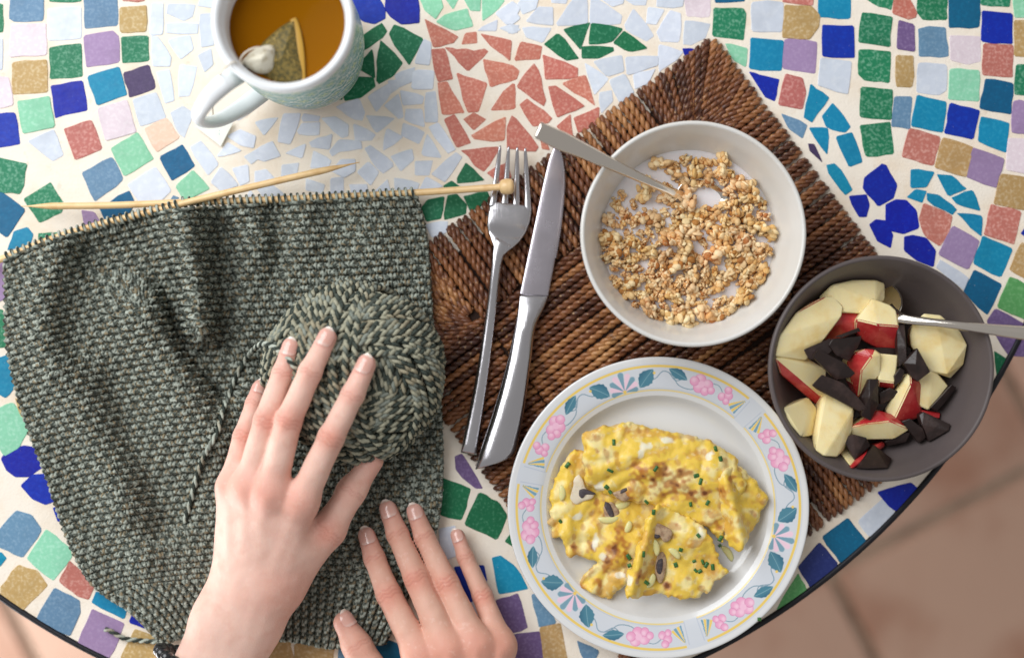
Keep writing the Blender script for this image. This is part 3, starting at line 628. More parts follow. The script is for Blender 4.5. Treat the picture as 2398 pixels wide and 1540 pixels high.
bag.add(*tube_np(spline(Wn([(636, 116, tz + 13), (600, 112, tz + 15), (574, 124, tz + 14), (562, 142, tz + 12), (568, 152, tz + 11), (560, 156, tz + 12), (552, 146, 117.5), (540, 149, 119.5), (522, 166, 118.0), (506, 190, 80), (498, 240, 20), (500, 285, 4)]), 120), 0.00055, 6))
link('string', bag.mesh('string'), m_string, teabag)
m_tag = Mat('tag_paper', lin(244, 246, 236), 0.7).speck(lin(170, 196, 196), 130, 0.62, 0.66, 0.8, 1).m
tp_ = Wn([(457, 296, 2.5), (488, 277, 5.0), (546, 287, 4.5), (517, 343, 2.5)])
V = np.vstack([tp_, tp_ - (0, 0, 0.0006)])
link('tag', mesh_py('tag', V, [(3, 2, 1, 0), (4, 5, 6, 7), (0, 1, 5, 4), (1, 2, 6, 5), (2, 3, 7, 6), (3, 0, 4, 7)], False), m_tag, teabag)
m_print = Mat('tag_print', lin(150, 184, 196), 0.7).m
tag_o = [o for o in teabag.children if o.name.startswith('tag')][0]
for a_, b_, w_, h_ in ((.30, .62, .10, .16), (.42, .60, .06, .10), (.62, .32, .16, .10), (.64, .46, .08, .06)):
    def tq(u, v): return tp_[0] * (1 - u) * (1 - v) + tp_[3] * u * (1 - v) + tp_[2] * u * v + tp_[1] * (1 - u) * v + np.array([0, 0, .0003])
    link('printed_mark', mesh_py('printed_mark', [tq(a_, b_), tq(a_ + w_, b_ + .02), tq(a_ + w_ * .8, b_ + h_), tq(a_ - .02, b_ + h_ * .9)], [(0, 1, 2, 3)]), m_print, tag_o)

# ------------------------------------------------------------------ bowls
def bowl_profile(R, H, t):
    inner = [(0.0001, 0.0095), (0.024, 0.0096), (0.034, 0.0110), (0.044, 0.0165), (0.0525, 0.0260), (0.0590, 0.0385), (0.0638, 0.0510), (R - t, H - 0.0012)]
    outer = [(R - t * 0.8, H - 0.0002), (R - t * 0.45, H), (R - t * 0.1, H - 0.0006), (R, H - 0.0022), (0.0668, 0.0500), (0.0620, 0.0370), (0.0555, 0.0240), (0.0470, 0.0140), (0.0385, 0.0075), (0.0365, 0.0050), (0.0362, 0.0), (0.0335, 0.0), (0.033, 0.004), (0.0001, 0.004)]
    p = spline(np.array(inner), 60)
    q = spline(np.array(outer[3:9]), 30)
    return np.vstack([p, outer[:3], q, outer[9:]])
def make_bowl(name, D, mat, label):
    c = W(D[0], D[1], 0.066)
    b = empty(name, (c[0], c[1], MZ), label, 'bowl')
    v, f = lathe(bowl_profile(0.0712, 0.0610, 0.0030), 160, (c[0], c[1], MZ))
    link('bowl_shell', mesh_py('bowl_shell', v, [tuple(q) for q in f]), mat, b)
    return c
m_white = Mat('white_stoneware', lin(221, 219, 215), 0.22, coat=0.3).speck(lin(212, 208, 200), 20, 0.4, 0.7, 0.6).bump(25, 0.0006, 0.2).m
m_dark = Mat('taupe_stoneware', lin(92, 83, 82), 0.42, spec=0.4).speck(lin(82, 74, 74), 18, 0.4, 0.7, 0.6).rough_noise(40, 0.36, 0.5).bump(400, 0.0002, 0.3).m
WB = make_bowl('cereal_bowl', (1624, 547), m_white, 'off white stoneware bowl holding granola and milk')
DB = make_bowl('fruit_bowl', (2064.5, 863), m_dark, 'dark taupe stoneware bowl holding apple pieces and chocolate')

# milk
MILK_Z = 0.0375
v, f = lathe([(0.0545, MILK_Z - 0.012), (0.0577, MILK_Z - 0.002), (0.0582, MILK_Z + 0.0006), (0.0572, MILK_Z + 0.0001), (0.055, MILK_Z), (0.0001, MILK_Z)], 120, (WB[0], WB[1], 0))
m_milk = Mat('milk', lin(230, 226, 229), 0.10, sss=0.3, sss_r=(0.004, 0.003, 0.003), coat=0.3).bump(60, 0.0008, 0.3)
tag(link('milk', mesh_py('milk', v, [tuple(q) for q in f]), m_milk.m), 'white milk pooled around the granola in the off white bowl', 'milk')

# granola
m_gran = Mat('granola', (0.6, 0.4, 0.2), 0.65).vcol()
m_gran.speck(lin(236, 210, 162), 500, 0.55, 0.72, 0.5).bump(900, 0.0007, 0.7)
m_gran.vary(0.12, 0.008)
def ico(sub):
    bm = bmesh.new(); bmesh.ops.create_icosphere(bm, subdivisions=sub, radius=1.0)
    v = np.array([x.co[:] for x in bm.verts]); f = np.array([[q.index for q in p.verts] for p in bm.faces]); bm.free(); return v, f
ICO2 = ico(2); ICO1 = ico(1)
def rand_rot(r):
    q = r.normal(size=4); q /= np.linalg.norm(q)
    return np.array(Quaternion(q).to_matrix())
def cluster(seed, n, R, flat=0.6):
    r = np.random.default_rng(seed); bag = Bag()
    for k in range(n):
        d = r.normal(size=3); d /= np.linalg.norm(d)
        p = d * R * r.uniform(0.25, 0.85) * np.array([1, 1, flat])
        s = R * r.uniform(0.17, 0.36) * np.array([1, r.uniform(.7, 1), r.uniform(.35, .75)])
        v = ICO2[0] * (1 + 0.16 * wavy(ICO2[0] + k, 1.3, seed % 5))[:, None]
        v = (v * s) @ rand_rot(r).T + p
        t = r.uniform(0, 1) ** 1.2
        c = np.array(lin(242, 218, 174)) * (1 - t) + np.array(lin(220, 168, 102)) * t
        if r.uniform() < 0.12: c = np.array(lin(180, 116, 56))
        bag.add(v, ICO2[1], c)
    return bag.mesh('granola_cluster')
CL = [cluster(20 + k, 38 + 2 * k, 0.0080) for k in range(9)]
gr = np.random.default_rng(5)
def gran_density(x, y):
    """how much granola lies at a layout point"""
    d = math.hypot(x - 1608, y - 566)
    if d > 198: return 0
    def blob(cx, cy, rx, ry): return ((x - cx) / rx) ** 2 + ((y - cy) / ry) ** 2 < 1
    if blob(1530, 430, 105, 62): return 0.06
    if blob(1640, 455, 64, 34): return 0.0
    if blob(1690, 640, 40, 62): return 0.12
    if blob(1640, 585, 30, 26): return 0.3
    if blob(1462, 500, 70, 66): return 0.08
    if blob(1650, 385, 45, 22): return 0.12
    if x > 1690 or y > 540: return 1.0
    return 0.62
placed = []
root_gran = []
tries = 0
big = [(1690, 385, 1.25), (1790, 540, 1.2), (1620, 680, 1.1), (1650, 735, 1.35), (1520, 720, 1.25), (1565, 740, 1.1), (1740, 690, 1.2), (1440, 590, 1.15), (1785, 640, 1.1), (1480, 660, 1.2), (1575, 560, 1.25), (1525, 590, 1.15), (1615, 510, 1.1), (1760, 450, 1.1)]
while len(placed) < 150 and tries < 6000:
    tries += 1
    if big: x, y, s = big.pop()
    else:
        a = gr.uniform(0, 6.283); d = 196 * math.sqrt(gr.uniform())
        x, y = 1608 + d * math.cos(a), 566 + d * math.sin(a); s = gr.uniform(0.5, 1.4)
        if gr.uniform() > gran_density(x, y): continue
    R = s * 22
    if any(math.hypot(x - px, y - py) < (R + pr) * 0.60 for px, py, pr in placed): continue
    placed.append((x, y, R))
    p = W(x, y, MILK_Z + 0.001)
    o = link('granola_cluster', CL[int(gr.integers(0, 9))], m_gran.m)
    lift = 0.0022 if gran_density(x, y) >= 1 else 0.0005
    o.location = (p[0], p[1], MILK_Z + lift * gr.uniform(0.2, 1.6)); o.rotation_euler = tuple(gr.uniform(0, 6.28, 3)); o.scale = (s, s, s * 0.85)
    tag(o, 'toasted oat granola cluster floating in milk in the off white bowl', 'granola', 'granola clusters in the cereal bowl')
bag = Bag()
for k in range(430):
    a = gr.uniform(0, 6.283); d = 202 * math.sqrt(gr.uniform())
    x, y = 1608 + d * math.cos(a), 566 + d * math.sin(a)
    gd = gran_density(x, y)
    if gd == 0 or gr.uniform() > 0.12 + 0.6 * gd: continue
    s = gr.uniform(0.0007, 0.0021)
    v = (ICO1[0] * np.array([1, .85, .5]) * s * (1 + .2 * wavy(ICO1[0] + k, 1.2, 2))[:, None]) @ rand_rot(gr).T + W(x, y, MILK_Z + 0.0004)
    t = gr.uniform()
    bag.add(v, ICO1[1], np.array(lin(228, 190, 132)) * (1 - t) + np.array(lin(196, 132, 60)) * t)
m_crumb = Mat('granola_crumbs', (0.6, 0.4, 0.2), 0.7).vcol().m
tag(link('granola_crumbs', bag.mesh('granola_crumbs'), m_crumb), 'loose oat crumbs scattered over the milk between the clusters', 'crumbs', kind='stuff')

# ------------------------------------------------------------------ cutlery
def steel(name, rgb, rough, streak):
    m = Mat(name, lin(*rgb), rough, 1.0)
    m.rough_noise(90, rough * 0.8, rough * 1.35)
    mp_ = m.node('ShaderNodeMapping'); m.wire(m.co(), mp_.inputs['Vector']); mp_.inputs['Rotation'].default_value = (0, 0, streak[0]); mp_.inputs['Scale'].default_value = (2600, 60, 60)
    nz = m.node('ShaderNodeTexNoise', Scale=1.0, Detail=2.0); m.wire(mp_.outputs[0], nz.inputs['Vector'])
    m.bump(1, 0.00012, streak[1], fac=nz.outputs['Fac'])
    return m.m
ang_f = math.atan2((1060 - 345), (1097 - 1200))
m_steel = steel('brushed_steel', (196, 194, 198), 0.18, (0.1, 0.25))
m_polish = steel('polished_steel', (222, 214, 204), 0.12, (0.4, 0.05))
m_blade = steel('blade_steel', (190, 184, 192), 0.24, (-0.2, 0.3))

# fork
fork = empty('fork', W(1150, 700), 'brushed steel table fork lying beside the knife, tines under the knitting needle knob', 'fork')
hp = spline(Wn([(1180, 566, 14.0), (1168, 590, 14.5), (1160, 640, 13.5), (1146, 760, 10.0), (1126, 900, 8.4), (1098, 1062, 7.6)]), 70)
t = np.linspace(0, 1, 70)
hw = np.interp(t, [0, .05, .12, .25, .6, 1], [0.0060, 0.0040, 0.0033, 0.0032, 0.0042, 0.0056])
v, f = sweep(hp, hw, np.interp(t, [0, .1, .5, .97, 1], [.0012, .0022, .0027, .0026, .0012]), n=24, p=2.3)
link('handle', mesh_py('handle', v, f), m_steel, fork)
hp = spline(Wn([(1197, 478, 6.6), (1194, 500, 7.4), (1187, 530, 9.2), (1181, 555, 12.4), (1173, 580, 14.0), (1168, 592, 14.4)]), 40)
t = np.linspace(0, 1, 40)
hw = np.interp(t, [0, .25, .5, .68, .82, .92, 1], [.0140, .0143, .0132, .0108, .0076, .0050, .0038])
v, f = sweep(hp, hw, np.interp(t, [0, 1], [.0010, .0015]), n=24, p=3.4)
# dish the head a little
link('head', mesh_py('head', v, f), m_steel, fork)
for k, (tipx, basex) in enumerate(((1171.5, 1153), (1191.5, 1181), (1211.5, 1209), (1230, 1237))):
    by = 486 + 4 * k
    pth = spline(Wn([(tipx, 341 + 2 * k, 11.0), (tipx * .72 + basex * .28, 386, 8.2), (tipx * .35 + basex * .65, 440, 6.4), (basex, by, 6.8)]), 24)
    tt = np.linspace(0, 1, 24)
    v, f = sweep(pth, np.interp(tt, [0, .06, .3, 1], [.0005, .0011, .0016, .0024]), np.interp(tt, [0, .1, 1], [.0005, .0009, .0010]), n=12, p=3)
    link('tine', mesh_py('tine', v, f), m_steel, fork)

# knife
knife = empty('knife', W(1230, 720), 'steel table knife with serrated edge lying between the fork and the white bowl', 'knife')
def strip(left, right, n, z, th, p=4.0, nn=22):
    """blade or handle between a left and a right contour (layout points), flat section"""
    Lc = spline([(*q, zz) for q, zz in zip(left, z)], n); Rc = spline([(*q, zz) for q, zz in zip(right, z)], n)
    L3 = Wn(Lc); R3 = Wn(Rc)
    path = (L3 + R3) / 2; half = np.linalg.norm(L3 - R3, axis=1) / 2
    sd = (R3 - L3) / (2 * half[:, None] + 1e-9)
    a = np.linspace(0, 2 * np.pi, nn, endpoint=False)
    ca = np.sign(np.cos(a)) * np.abs(np.cos(a)) ** (2 / p); sa = np.sign(np.sin(a)) * np.abs(np.sin(a)) ** (2 / p)
    th = np.broadcast_to(np.array(th, float), (n,))
    V = path[:, None, :] + sd[:, None, :] * (half[:, None] * ca)[..., None] + np.array([0, 0, 1.0]) * (th[:, None] * sa)[..., None]
    F = [list(q) for q in grid_faces(n, nn, True)] + [list(range(nn))[::-1], [(n - 1) * nn + k for k in range(nn)]]
    return V.reshape(-1, 3), F
Lb = [(1299, 341), (1286, 372), (1272, 430), (1252, 525), (1234, 610), (1217, 690)]
Rb = [(1305, 341), (1317, 372), (1322, 430), (1314, 525), (1300, 610), (1284, 694)]
v, f = strip(Lb, Rb, 90, [8.0] * 6, 0.0007, 2.6)
blade = link('blade', mesh_py('blade', v, f), m_blade, knife)
teeth = Bag()
rb = spline(Rb, 70)
for k in range(4, 52):
    p = rb[k]; q = Wn([(p[0] - 2, p[1] - 2.6, 8.0), (p[0] + 2.2, p[1], 8.0), (p[0] - 2, p[1] + 2.6, 8.0)])
    V = np.vstack([q + (0, 0, .0003), q - (0, 0, .0003)])
    teeth.add(V, np.array([[2, 1, 0], [3, 4, 5], [0, 1, 4], [0, 4, 3], [1, 2, 5], [1, 5, 4]]))
link('serration', teeth.mesh('serration', False), m_blade, blade)['kind'] = 'stuff'
Lh = [(1217, 690), (1214, 712), (1206, 760), (1186, 850), (1155, 960), (1126, 1050), (1113, 1098)]
Rh = [(1284, 694), (1276, 716), (1254, 768), (1243, 850), (1228, 960), (1212, 1045), (1203, 1070)]
v, f = strip(Lh, Rh, 80, [8.4, 9.2, 11.0, 13, 14, 14, 13.4], np.interp(np.linspace(0, 1, 80), [0, .06, .2, .6, .96, 1], [.0012, .0024, .0042, .0058, .0060, .0050]), 2.3, 26)
link('handle', mesh_py('handle', v, f), m_steel, knife)

def spoon(name, label, hpts, hw, hth, bowl_c, axis, tilt_n, a, b, depth, mat):
    s = empty(name, W(bowl_c[0], bowl_c[1], 0.02), label, 'spoon')
    pth = spline(Wn(hpts), 80)
    t = np.linspace(0, 1, 80)
    v, f = sweep(pth, np.interp(t, np.linspace(0, 1, len(hw)), hw), np.interp(t, np.linspace(0, 1, len(hth)), hth), n=24, p=2.0)
    link('handle', mesh_py('handle', v, f), mat, s)
    c = W(bowl_c[0], bowl_c[1], bowl_c[2] * 1e-3)
    ax = np.array(axis, float); ax /= np.linalg.norm(ax)
    nn = np.array(tilt_n, float); nn -= ax * (nn @ ax); nn /= np.linalg.norm(nn); sd = np.cross(nn, ax)
    R = np.linspace(0, 1, 14); TH = np.linspace(0, 2 * np.pi, 48, endpoint=False)
    V = []
    for side in (0, 1):
        for r in (R if side == 0 else R[::-1]):
            for th in TH:
                wv = b * (1 - 0.16 * math.cos(th))
                z = -depth * (1 - r ** 2.2) - (0.0009 if side else 0)
                V.append(c + ax * a * r * math.cos(th) + sd * wv * r * math.sin(th) + nn * z)
    F = grid_faces(28, 48, True)
    link('spoon_bowl', mesh_np('spoon_bowl', np.array(V), F), mat, s)
    return s
spoon('cereal_spoon', 'polished steel spoon dipping into the granola bowl, handle over its rim',
      [(1259, 304, 92), (1300, 324, 87), (1360, 351, 79.5), (1440, 388, 70.5), (1520, 426, 58), (1572, 449, 47), (1592, 458, 41.5), (1606, 466, 38.5)],
      [.0052, .0061, .0050, .0040, .0033, .0028, .0027, .0035], [.0012, .0030, .0032, .0030, .0028, .0025, .0018, .0009],
      (1644, 460, 39.9), W(1690, 466, .040) - W(1590, 456, .0400), (0.05, -0.16, 1), 0.0165, 0.0110, 0.0055, m_polish)
spoon('fruit_spoon', 'steel spoon resting in the dark fruit bowl, handle running past its rim',
      [(2520, 792, 84), (2440, 784, 78.5), (2330, 772, 71.5), (2230, 760, 65.5), (2160, 752, 60), (2118, 746, 55), (2092, 736, 49), (2075, 722, 44)],
      [.0050, .0046, .0041, .0034, .0028, .0026, .0030, .0050], [.0012, .0032, .0032, .0030, .0027, .0022, .0014, .0010],
      (2040, 694, 33.0), W(2040, 694, .033) - W(2085, 730, .046), (0, 0, 1), 0.024, 0.015, 0.006, m_polish)

# ------------------------------------------------------------------ plate with a printed flower border
PC = W(1541.5, 1188, 0.022); PR = 0.0995
plate = empty('plate', (PC[0], PC[1], MZ), 'white china plate with pink flower and blue leaf border holding the omelette', 'plate')
pp = spline(np.array([(0.0001, .0040), (0.055, .0041), (0.0655, .0050), (0.0705, .0082), (0.0735, .0118)]), 26)
rim = spline(np.array([(0.0738, .0121), (0.0800, .0146), (0.0900, .0166), (0.0965, .0176)]), 76)
out = np.array([(0.0982, .0180), (0.0992, .0178), (0.0995, .0170), (0.0988, .0162), (0.090, .0135), (0.076, .0095), (0.069, .0040), (0.058, .0005), (0.055, 0.0), (0.052, .0012), (0.0001, .0015)])
prof = np.vstack([pp, rim, out])
NA = 1500
v, f = lathe(prof, NA)
th = np.degrees(np.arctan2(v[:, 1], v[:, 0])); rad = np.hypot(v[:, 0], v[:, 1]) * 1000
top = np.arange(len(v)) < (26 + 76 + 2) * NA
RM = 86.0
s_ = np.full(len(v), 999.0)
for c in (106.0, 226.0, 346.0):
    d = (th - c + 180) % 360 - 180
    s_ = np.where(np.abs(d) < np.abs(s_), d, s_)
x = np.radians(s_) * RM; y = rad - RM; a = np.abs(x)
col = np.tile(np.array(lin(226, 226, 226)), (len(v), 1))
band = top & (rad > 76.5) & (rad < 95.5)
def paint(mask, c, k=1.0):
    m = (np.clip(mask, 0, 1) * k * top)[:, None]
    col[:] = col * (1 - m) + np.array(c) * m
paint(sstep(76.5, 77.2, rad) * sstep(95.6, 95.0, rad), lin(212, 216, 223))
Yl = lin(240, 206, 108); Bl = lin(78, 132, 152); Bd = lin(48, 100, 126); Pk = lin(238, 168, 202); Pl = lin(246, 196, 220); Pd = lin(222, 140, 182); Gr = lin(134, 160, 176); LP = lin(240, 206, 222)
paint(sstep(1.0, 0.75, np.abs(y - 7.4)) * (a < 83.5), Yl)
paint(sstep(0.55, 0.35, np.abs(y + 8.6)) * (a < 85), lin(238, 214, 140))
paint(sstep(0.35, 0.15, np.abs(y + 7.6)) * (a < 85), lin(190, 198, 212))
paint(sstep(0.4, 0.2, np.abs(a - 85.2)) * (np.abs(y + 1) < 7.6), lin(190, 198, 212))
def seg(ax, ay, bx, by, w, c):
    dx, dy = bx - ax, by - ay
    t = np.clip(((a - ax) * dx + (y - ay) * dy) / (dx * dx + dy * dy), 0, 1)
    paint(sstep(w, w * .5, np.hypot(a - ax - t * dx, y - ay - t * dy)), c)
def curve(pts, w, c):
    q = spline(pts, 26)
    for i in range(25): seg(*q[i], *q[i + 1], w, c)
def leaf(cx, cy, ang, L, wd, c1, c2):
    ca, sa = math.cos(math.radians(ang)), math.sin(math.radians(ang))
    u = (a - cx) * ca + (y - cy) * sa; w = -(a - cx) * sa + (y - cy) * ca
    m = sstep(0.35, -0.1, np.abs(w) - wd * np.clip(1 - (np.abs(u) / L) ** 1.7, 0, 1) * (0.95 + 0.05 * np.cos(u * 2.2))) * (np.abs(u) < L)
    paint(m, c1); paint(m * sstep(-0.2, wd, w), c2, 0.7); paint(m * sstep(0.3, 0.1, np.abs(w)), lin(150, 190, 200), 0.6)
def dot(cx, cy, r, c, edge=None, r2=None):
    d = np.hypot((a - cx), (y - cy) * (r / (r2 or r)))
    if edge: paint(sstep(r + .25, r - .05, d), edge)
    paint(sstep(r - (.35 if edge else 0) + .2, r - (.35 if edge else 0) - .2, d), c)
    if edge: paint(sstep(r * .95, r * .1, np.hypot(a - cx + .25 * r, y - cy - .3 * r)), lin(250, 214, 230), .75)
curve([(13, -3), (22, -1), (27, 4), (33, 2), (38, -4), (46, -5.5), (52, -3)], 0.42, Gr)
curve([(31, 3), (36, -1.5), (41, 1.5), (37, 5)], 0.42, Gr)
curve([(58, 3), (64, 3.6), (69, 0)], 0.36, Gr)
leaf(16.0, -0.5, 50, 7.6, 5.2, Bl, Bd); leaf(37, 3.0, -24, 7.0, 3.4, Bl, Bd)
dot(21.5, 2.8, .9, Yl)
for cx, cy, r in ((51.5, 3.0, 3.5), (57, 1.0, 3.6), (52.2, -2.2, 3.8), (48.2, 0.8, 3.1), (57, -3.4, 2.9), (60.6, -1.4, 2.5)):
    dot(cx, cy, r, Pk, Pd)
dot(53.2, 0.3, 2.2, Pl)
for cx, cy, r in ((69, -1.6, 2.7), (72.4, 1.0, 2.8), (70.5, 4.0, 2.4), (73, -3.0, 2.2)): dot(cx, cy, r, Pk, Pd)
# palmette in the middle of each section
ph = np.degrees(np.arctan2(x, y + 7.0)); rp = np.hypot(x, y + 7.0)
for k in range(-4, 5):
    L = 14.0 - 0.9 * abs(k)
    dphi = np.radians(ph - 22.0 * k) * rp
    m = sstep(.25, -.1, np.abs(dphi) - 2.15 * np.clip((rp - 1) / L, 0, 1) ** .8) * (rp > 1.2) * sstep(L, L - 1.0, rp + 0.35 * dphi ** 2)
    paint(m, LP if k % 2 else lin(124, 162, 180))
paint(sstep(1.5, 1.0, rp), Yl)
# little striped fans closing each section
pf = np.degrees(np.arctan2(83.6 - a, -(y - 6.0))); rf = np.hypot(83.6 - a, y - 6.0)
fan = (rf < 12.5) & (rf > 1.5) & (pf > 4) & (pf < 42) & (a < 83.6)
st = np.sin(np.radians(pf) * 16.5)
paint(fan * sstep(0.0, 0.3, st), lin(120, 164, 186)); paint(fan * sstep(-0.1, -0.45, st), Yl)
m_plate = Mat('plate_glaze', (0.7, 0.7, 0.7), 0.13, coat=0.4).vcol(); m_plate.bump(25, 0.0005, 0.2)
link('plate_body', mesh_np('plate_body', v + np.array([PC[0], PC[1], MZ]), f, col), m_plate.m, plate)

# ------------------------------------------------------------------ omelette
om_c = W(1530, 1195, 0.012)
omelette = empty('omelette', (om_c[0], om_c[1], MZ + 0.004), 'folded yellow omelette with browned patches, mushrooms and chives on the plate', 'omelette')
m_egg = Mat('egg', (0.7, 0.5, 0.1), 0.38, spec=0.45, sss=0.12, sss_r=(0.003, 0.002, 0.0006)).vcol()
m_egg.bump(220, 0.0007, 0.4, 4).bump(900, 0.0003, 0.35)
PZ = MZ + 0.0045
OM = []
BROWN = [(1440, 1290, 26), (1425, 1310, 16), (1455, 1270, 20), (1350, 1050, 8), (1500, 1110, 22), (1545, 1100, 26), (1600, 1110, 18), (1575, 1135, 20), (1470, 1160, 14), (1650, 1150, 14), (1385, 1280, 14), (1415, 1330, 12), (1680, 1230, 14), (1690, 1150, 12), (1420, 1190, 16), (1530, 1120, 14), (1620, 1160, 18), (1555, 1160, 16), (1490, 1085, 14), (1715, 1120, 10), (1340, 1280, 10), (1395, 1360, 12), (1500, 1350, 12), (1560, 1370, 12), (1450, 1240, 14), (1360, 1380, 14), (1460, 1300, 14), (1400, 1175, 10)]
WHITE = [(1512, 1045, 17, 12), (1500, 1060, 9, 14), (1395, 1265, 9, 20), (1405, 1140, 14, 14), (1450, 1345, 12, 10), (1660, 1070, 9, 12), (1475, 1360, 9, 16), (1640, 1250, 10, 14), (1350, 1210, 12, 10), (1560, 1030, 16, 10), (1410, 1300, 9, 12)]
def egg_piece(poly, zfun, thick, seed, rough=1.0):
    P = np.array([W(x, y, 0.018)[:2] for x, y in poly])
    lo = np.r_[P.min(0) - 0.006, PZ - 0.006]; hi = np.r_[P.max(0) + 0.006, PZ + 0.038]
    h = 0.0009
    G = vgrid(lo, hi, h)
    X, Y, Z = G[..., 0], G[..., 1], G[..., 2]
    X2, Y2 = X[:, :, 0], Y[:, :, 0]
    q2 = np.stack([X2, Y2, 0 * X2], -1)
    sd = poly_sd(X2, Y2, P) + 0.0012 * wavy(q2, 0.011, seed) + 0.0005 * wavy(q2, 0.004, seed + 1)
    zc = zfun((X2 / (K * (CAM_H - .018) / CAM_H)) + 1199, 770 - Y2 / (K * (CAM_H - .018) / CAM_H)) + 0.0022 * rough * (np.abs(wavy(q2, 0.026, seed + 2)) - .5) + 0.0006 * rough * (np.abs(wavy(q2, 0.012, seed + 3)) - .5) 
    rr_ = thick * 0.5
    dx = np.maximum(sd + rr_, 0)[:, :, None]; dz = np.maximum(np.abs(Z - zc[:, :, None]) - 0.0004, 0)
    F = np.sqrt(dx ** 2 + dz ** 2) - rr_
    F = F + 0.00008 * rough * wavy(G, 0.004, seed + 4, 8)
    F[[0, -1]] = 1; F[:, [0, -1]] = 1; F[:, :, [0, -1]] = 1
    V, Q = surface_nets(F, lo, h)
    D = np.stack([V[:, 0] / (K * (CAM_H - V[:, 2]) / CAM_H) + 1199, 770 - V[:, 1] / (K * (CAM_H - V[:, 2]) / CAM_H)], -1)
    n1 = wavy(V, 0.015, seed + 7); n2 = wavy(V, 0.0055, seed + 8); n3 = wavy(V, 0.022, seed + 9)
    yel = np.array(lin(236, 200, 82)); pale = np.array(lin(240, 226, 166)); gold = np.array(lin(220, 170, 78)); br = np.array(lin(178, 108, 46)); wh = np.array(lin(240, 236, 216)); dk = np.array(lin(96, 40, 18))
    c = np.tile(yel, (len(V), 1))
    def mx(t, cc): 
        nonlocal c
        c = c * (1 - t[:, None]) + cc * t[:, None]
    mx(sstep(-.1, 0.8, n1) * 0.8, pale); mx(sstep(0.2, 0.9, n3 + 0.5 * n2) * 0.8, gold); mx(sstep(0.45, 1.0, n2 + .3 * n1) * 0.6, pale); mx(sstep(.5, 1.1, wavy(V, .009, seed + 12) + .4 * n1) * .5, br)
    b = np.zeros(len(V))
    for bx, by, br_ in BROWN: b = np.maximum(b, np.exp(-((D[:, 0] - bx) ** 2 + (D[:, 1] - by) ** 2) / (1.1 * br_ ** 2)))
    mx(sstep(0.25, 0.85, b + 0.35 * n2 + 0.1 * n1) * 0.8, br)
    mx(sstep(0.95, 1.35, b + 0.35 * n2 + 0.2 * n1) * 0.8, dk)
    w = np.zeros(len(V))
    for bx, by, rx, ry in WHITE: w = np.maximum(w, np.exp(-(((D[:, 0] - bx) / rx) ** 2 + ((D[:, 1] - by) / ry) ** 2)))
    mx(sstep(0.35, 0.7, w + 0.2 * n2) * 0.85, wh)
    OM.append(V)
    return mesh_np('egg', V, Q, c)
def dome(cx, cy, rx, ry, h, base):
    return lambda X, Y: base + h * np.exp(-((X - cx) / rx) ** 2 - ((Y - cy) / ry) ** 2)
PZm = PZ
left_piece = [(1362, 1058), (1345, 1052), (1312, 1088), (1295, 1120), (1286, 1180), (1284, 1232), (1296, 1258), (1318, 1262), (1330, 1308), (1348, 1300), (1366, 1304), (1396, 1318), (1382, 1330), (1364, 1345), (1358, 1376), (1388, 1392), (1428, 1404), (1450, 1385), (1470, 1372), (1500, 1330), (1540, 1280), (1560, 1210), (1600, 1160), (1520, 1080), (1420, 1070)]
link('egg_underlayer', egg_piece(left_piece, lambda X, Y: PZm + 0.0045 + 0.005 * np.exp(-((X - 1440) / 60) ** 2 - ((Y - 1290) / 60) ** 2) + 0.004 * np.exp(-((X - 1330) / 22) ** 2), 0.0065, 10), m_egg.m, omelette)
top_piece = [(1362, 1012), (1385, 1000), (1425, 988), (1480, 990), (1530, 1003), (1600, 1018), (1660, 1028), (1705, 1052), (1728, 1085), (1740, 1130), (1735, 1180), (1705, 1240), (1690, 1265), (1660, 1240), (1600, 1215), (1555, 1195), (1520, 1180), (1470, 1172), (1430, 1160), (1400, 1150), (1372, 1138), (1362, 1080)]
link('egg_fold', egg_piece(top_piece, lambda X, Y: PZm + 0.0095 + 0.0075 * np.exp(-((Y - (1080 + .18 * (X - 1500))) / 62) ** 2) + 0.003 * np.exp(-((X - 1640) / 40) ** 2 - ((Y - 1140) / 40) ** 2), 0.0095, 30), m_egg.m, omelette)
right_flap = [(1672, 1120), (1690, 1090), (1715, 1076), (1735, 1090), (1760, 1118), (1798, 1160), (1798, 1180), (1770, 1225), (1742, 1262), (1724, 1280), (1702, 1274), (1692, 1240), (1684, 1200), (1676, 1160), (1664, 1138)]
link('egg_flap', egg_piece(right_flap, lambda X, Y: PZm + 0.0120 + 0.0105 * np.exp(-((X - 1692 - .25 * (Y - 1120)) / 24) ** 2) - 0.003 * sstep(1740, 1800, X), 0.0068, 50), m_egg.m, omelette)
front_flap = [(1518, 1184), (1545, 1178), (1566, 1188), (1612, 1208), (1650, 1236), (1668, 1268), (1680, 1305), (1706, 1336), (1690, 1346), (1672, 1362), (1662, 1384), (1628, 1394), (1590, 1402), (1545, 1386), (1500, 1396), (1466, 1394), (1462, 1372), (1470, 1330), (1486, 1280), (1506, 1230)]
link('egg_flap', egg_piece(front_flap, lambda X, Y: PZm + 0.0125 + 0.011 * np.exp(-((X - (1520 - .26 * (Y - 1190))) / 26) ** 2) + 0.005 * np.exp(-((X - 1620) / 70) ** 2 - ((Y - 1250) / 40) ** 2) - 0.004 * np.exp(-((X - 1545) / 16) ** 2 - ((Y - 1320) / 50) ** 2), 0.0060, 70), m_egg.m, omelette)
ALLV = np.vstack(OM)
def top_at(Dx, Dy):
    z = 0.018
    for _ in range(3):
        p = W(Dx, Dy, z)
        m = np.hypot(ALLV[:, 0] - p[0], ALLV[:, 1] - p[1]) < 0.0012
        z = ALLV[m, 2].max() if m.any() else PZ
    return z
m_chive = Mat('chive', lin(52, 100, 48), 0.4).speck(lin(110, 160, 80), 700, .5, .7, .6).m
cr_ = np.random.default_rng(9)
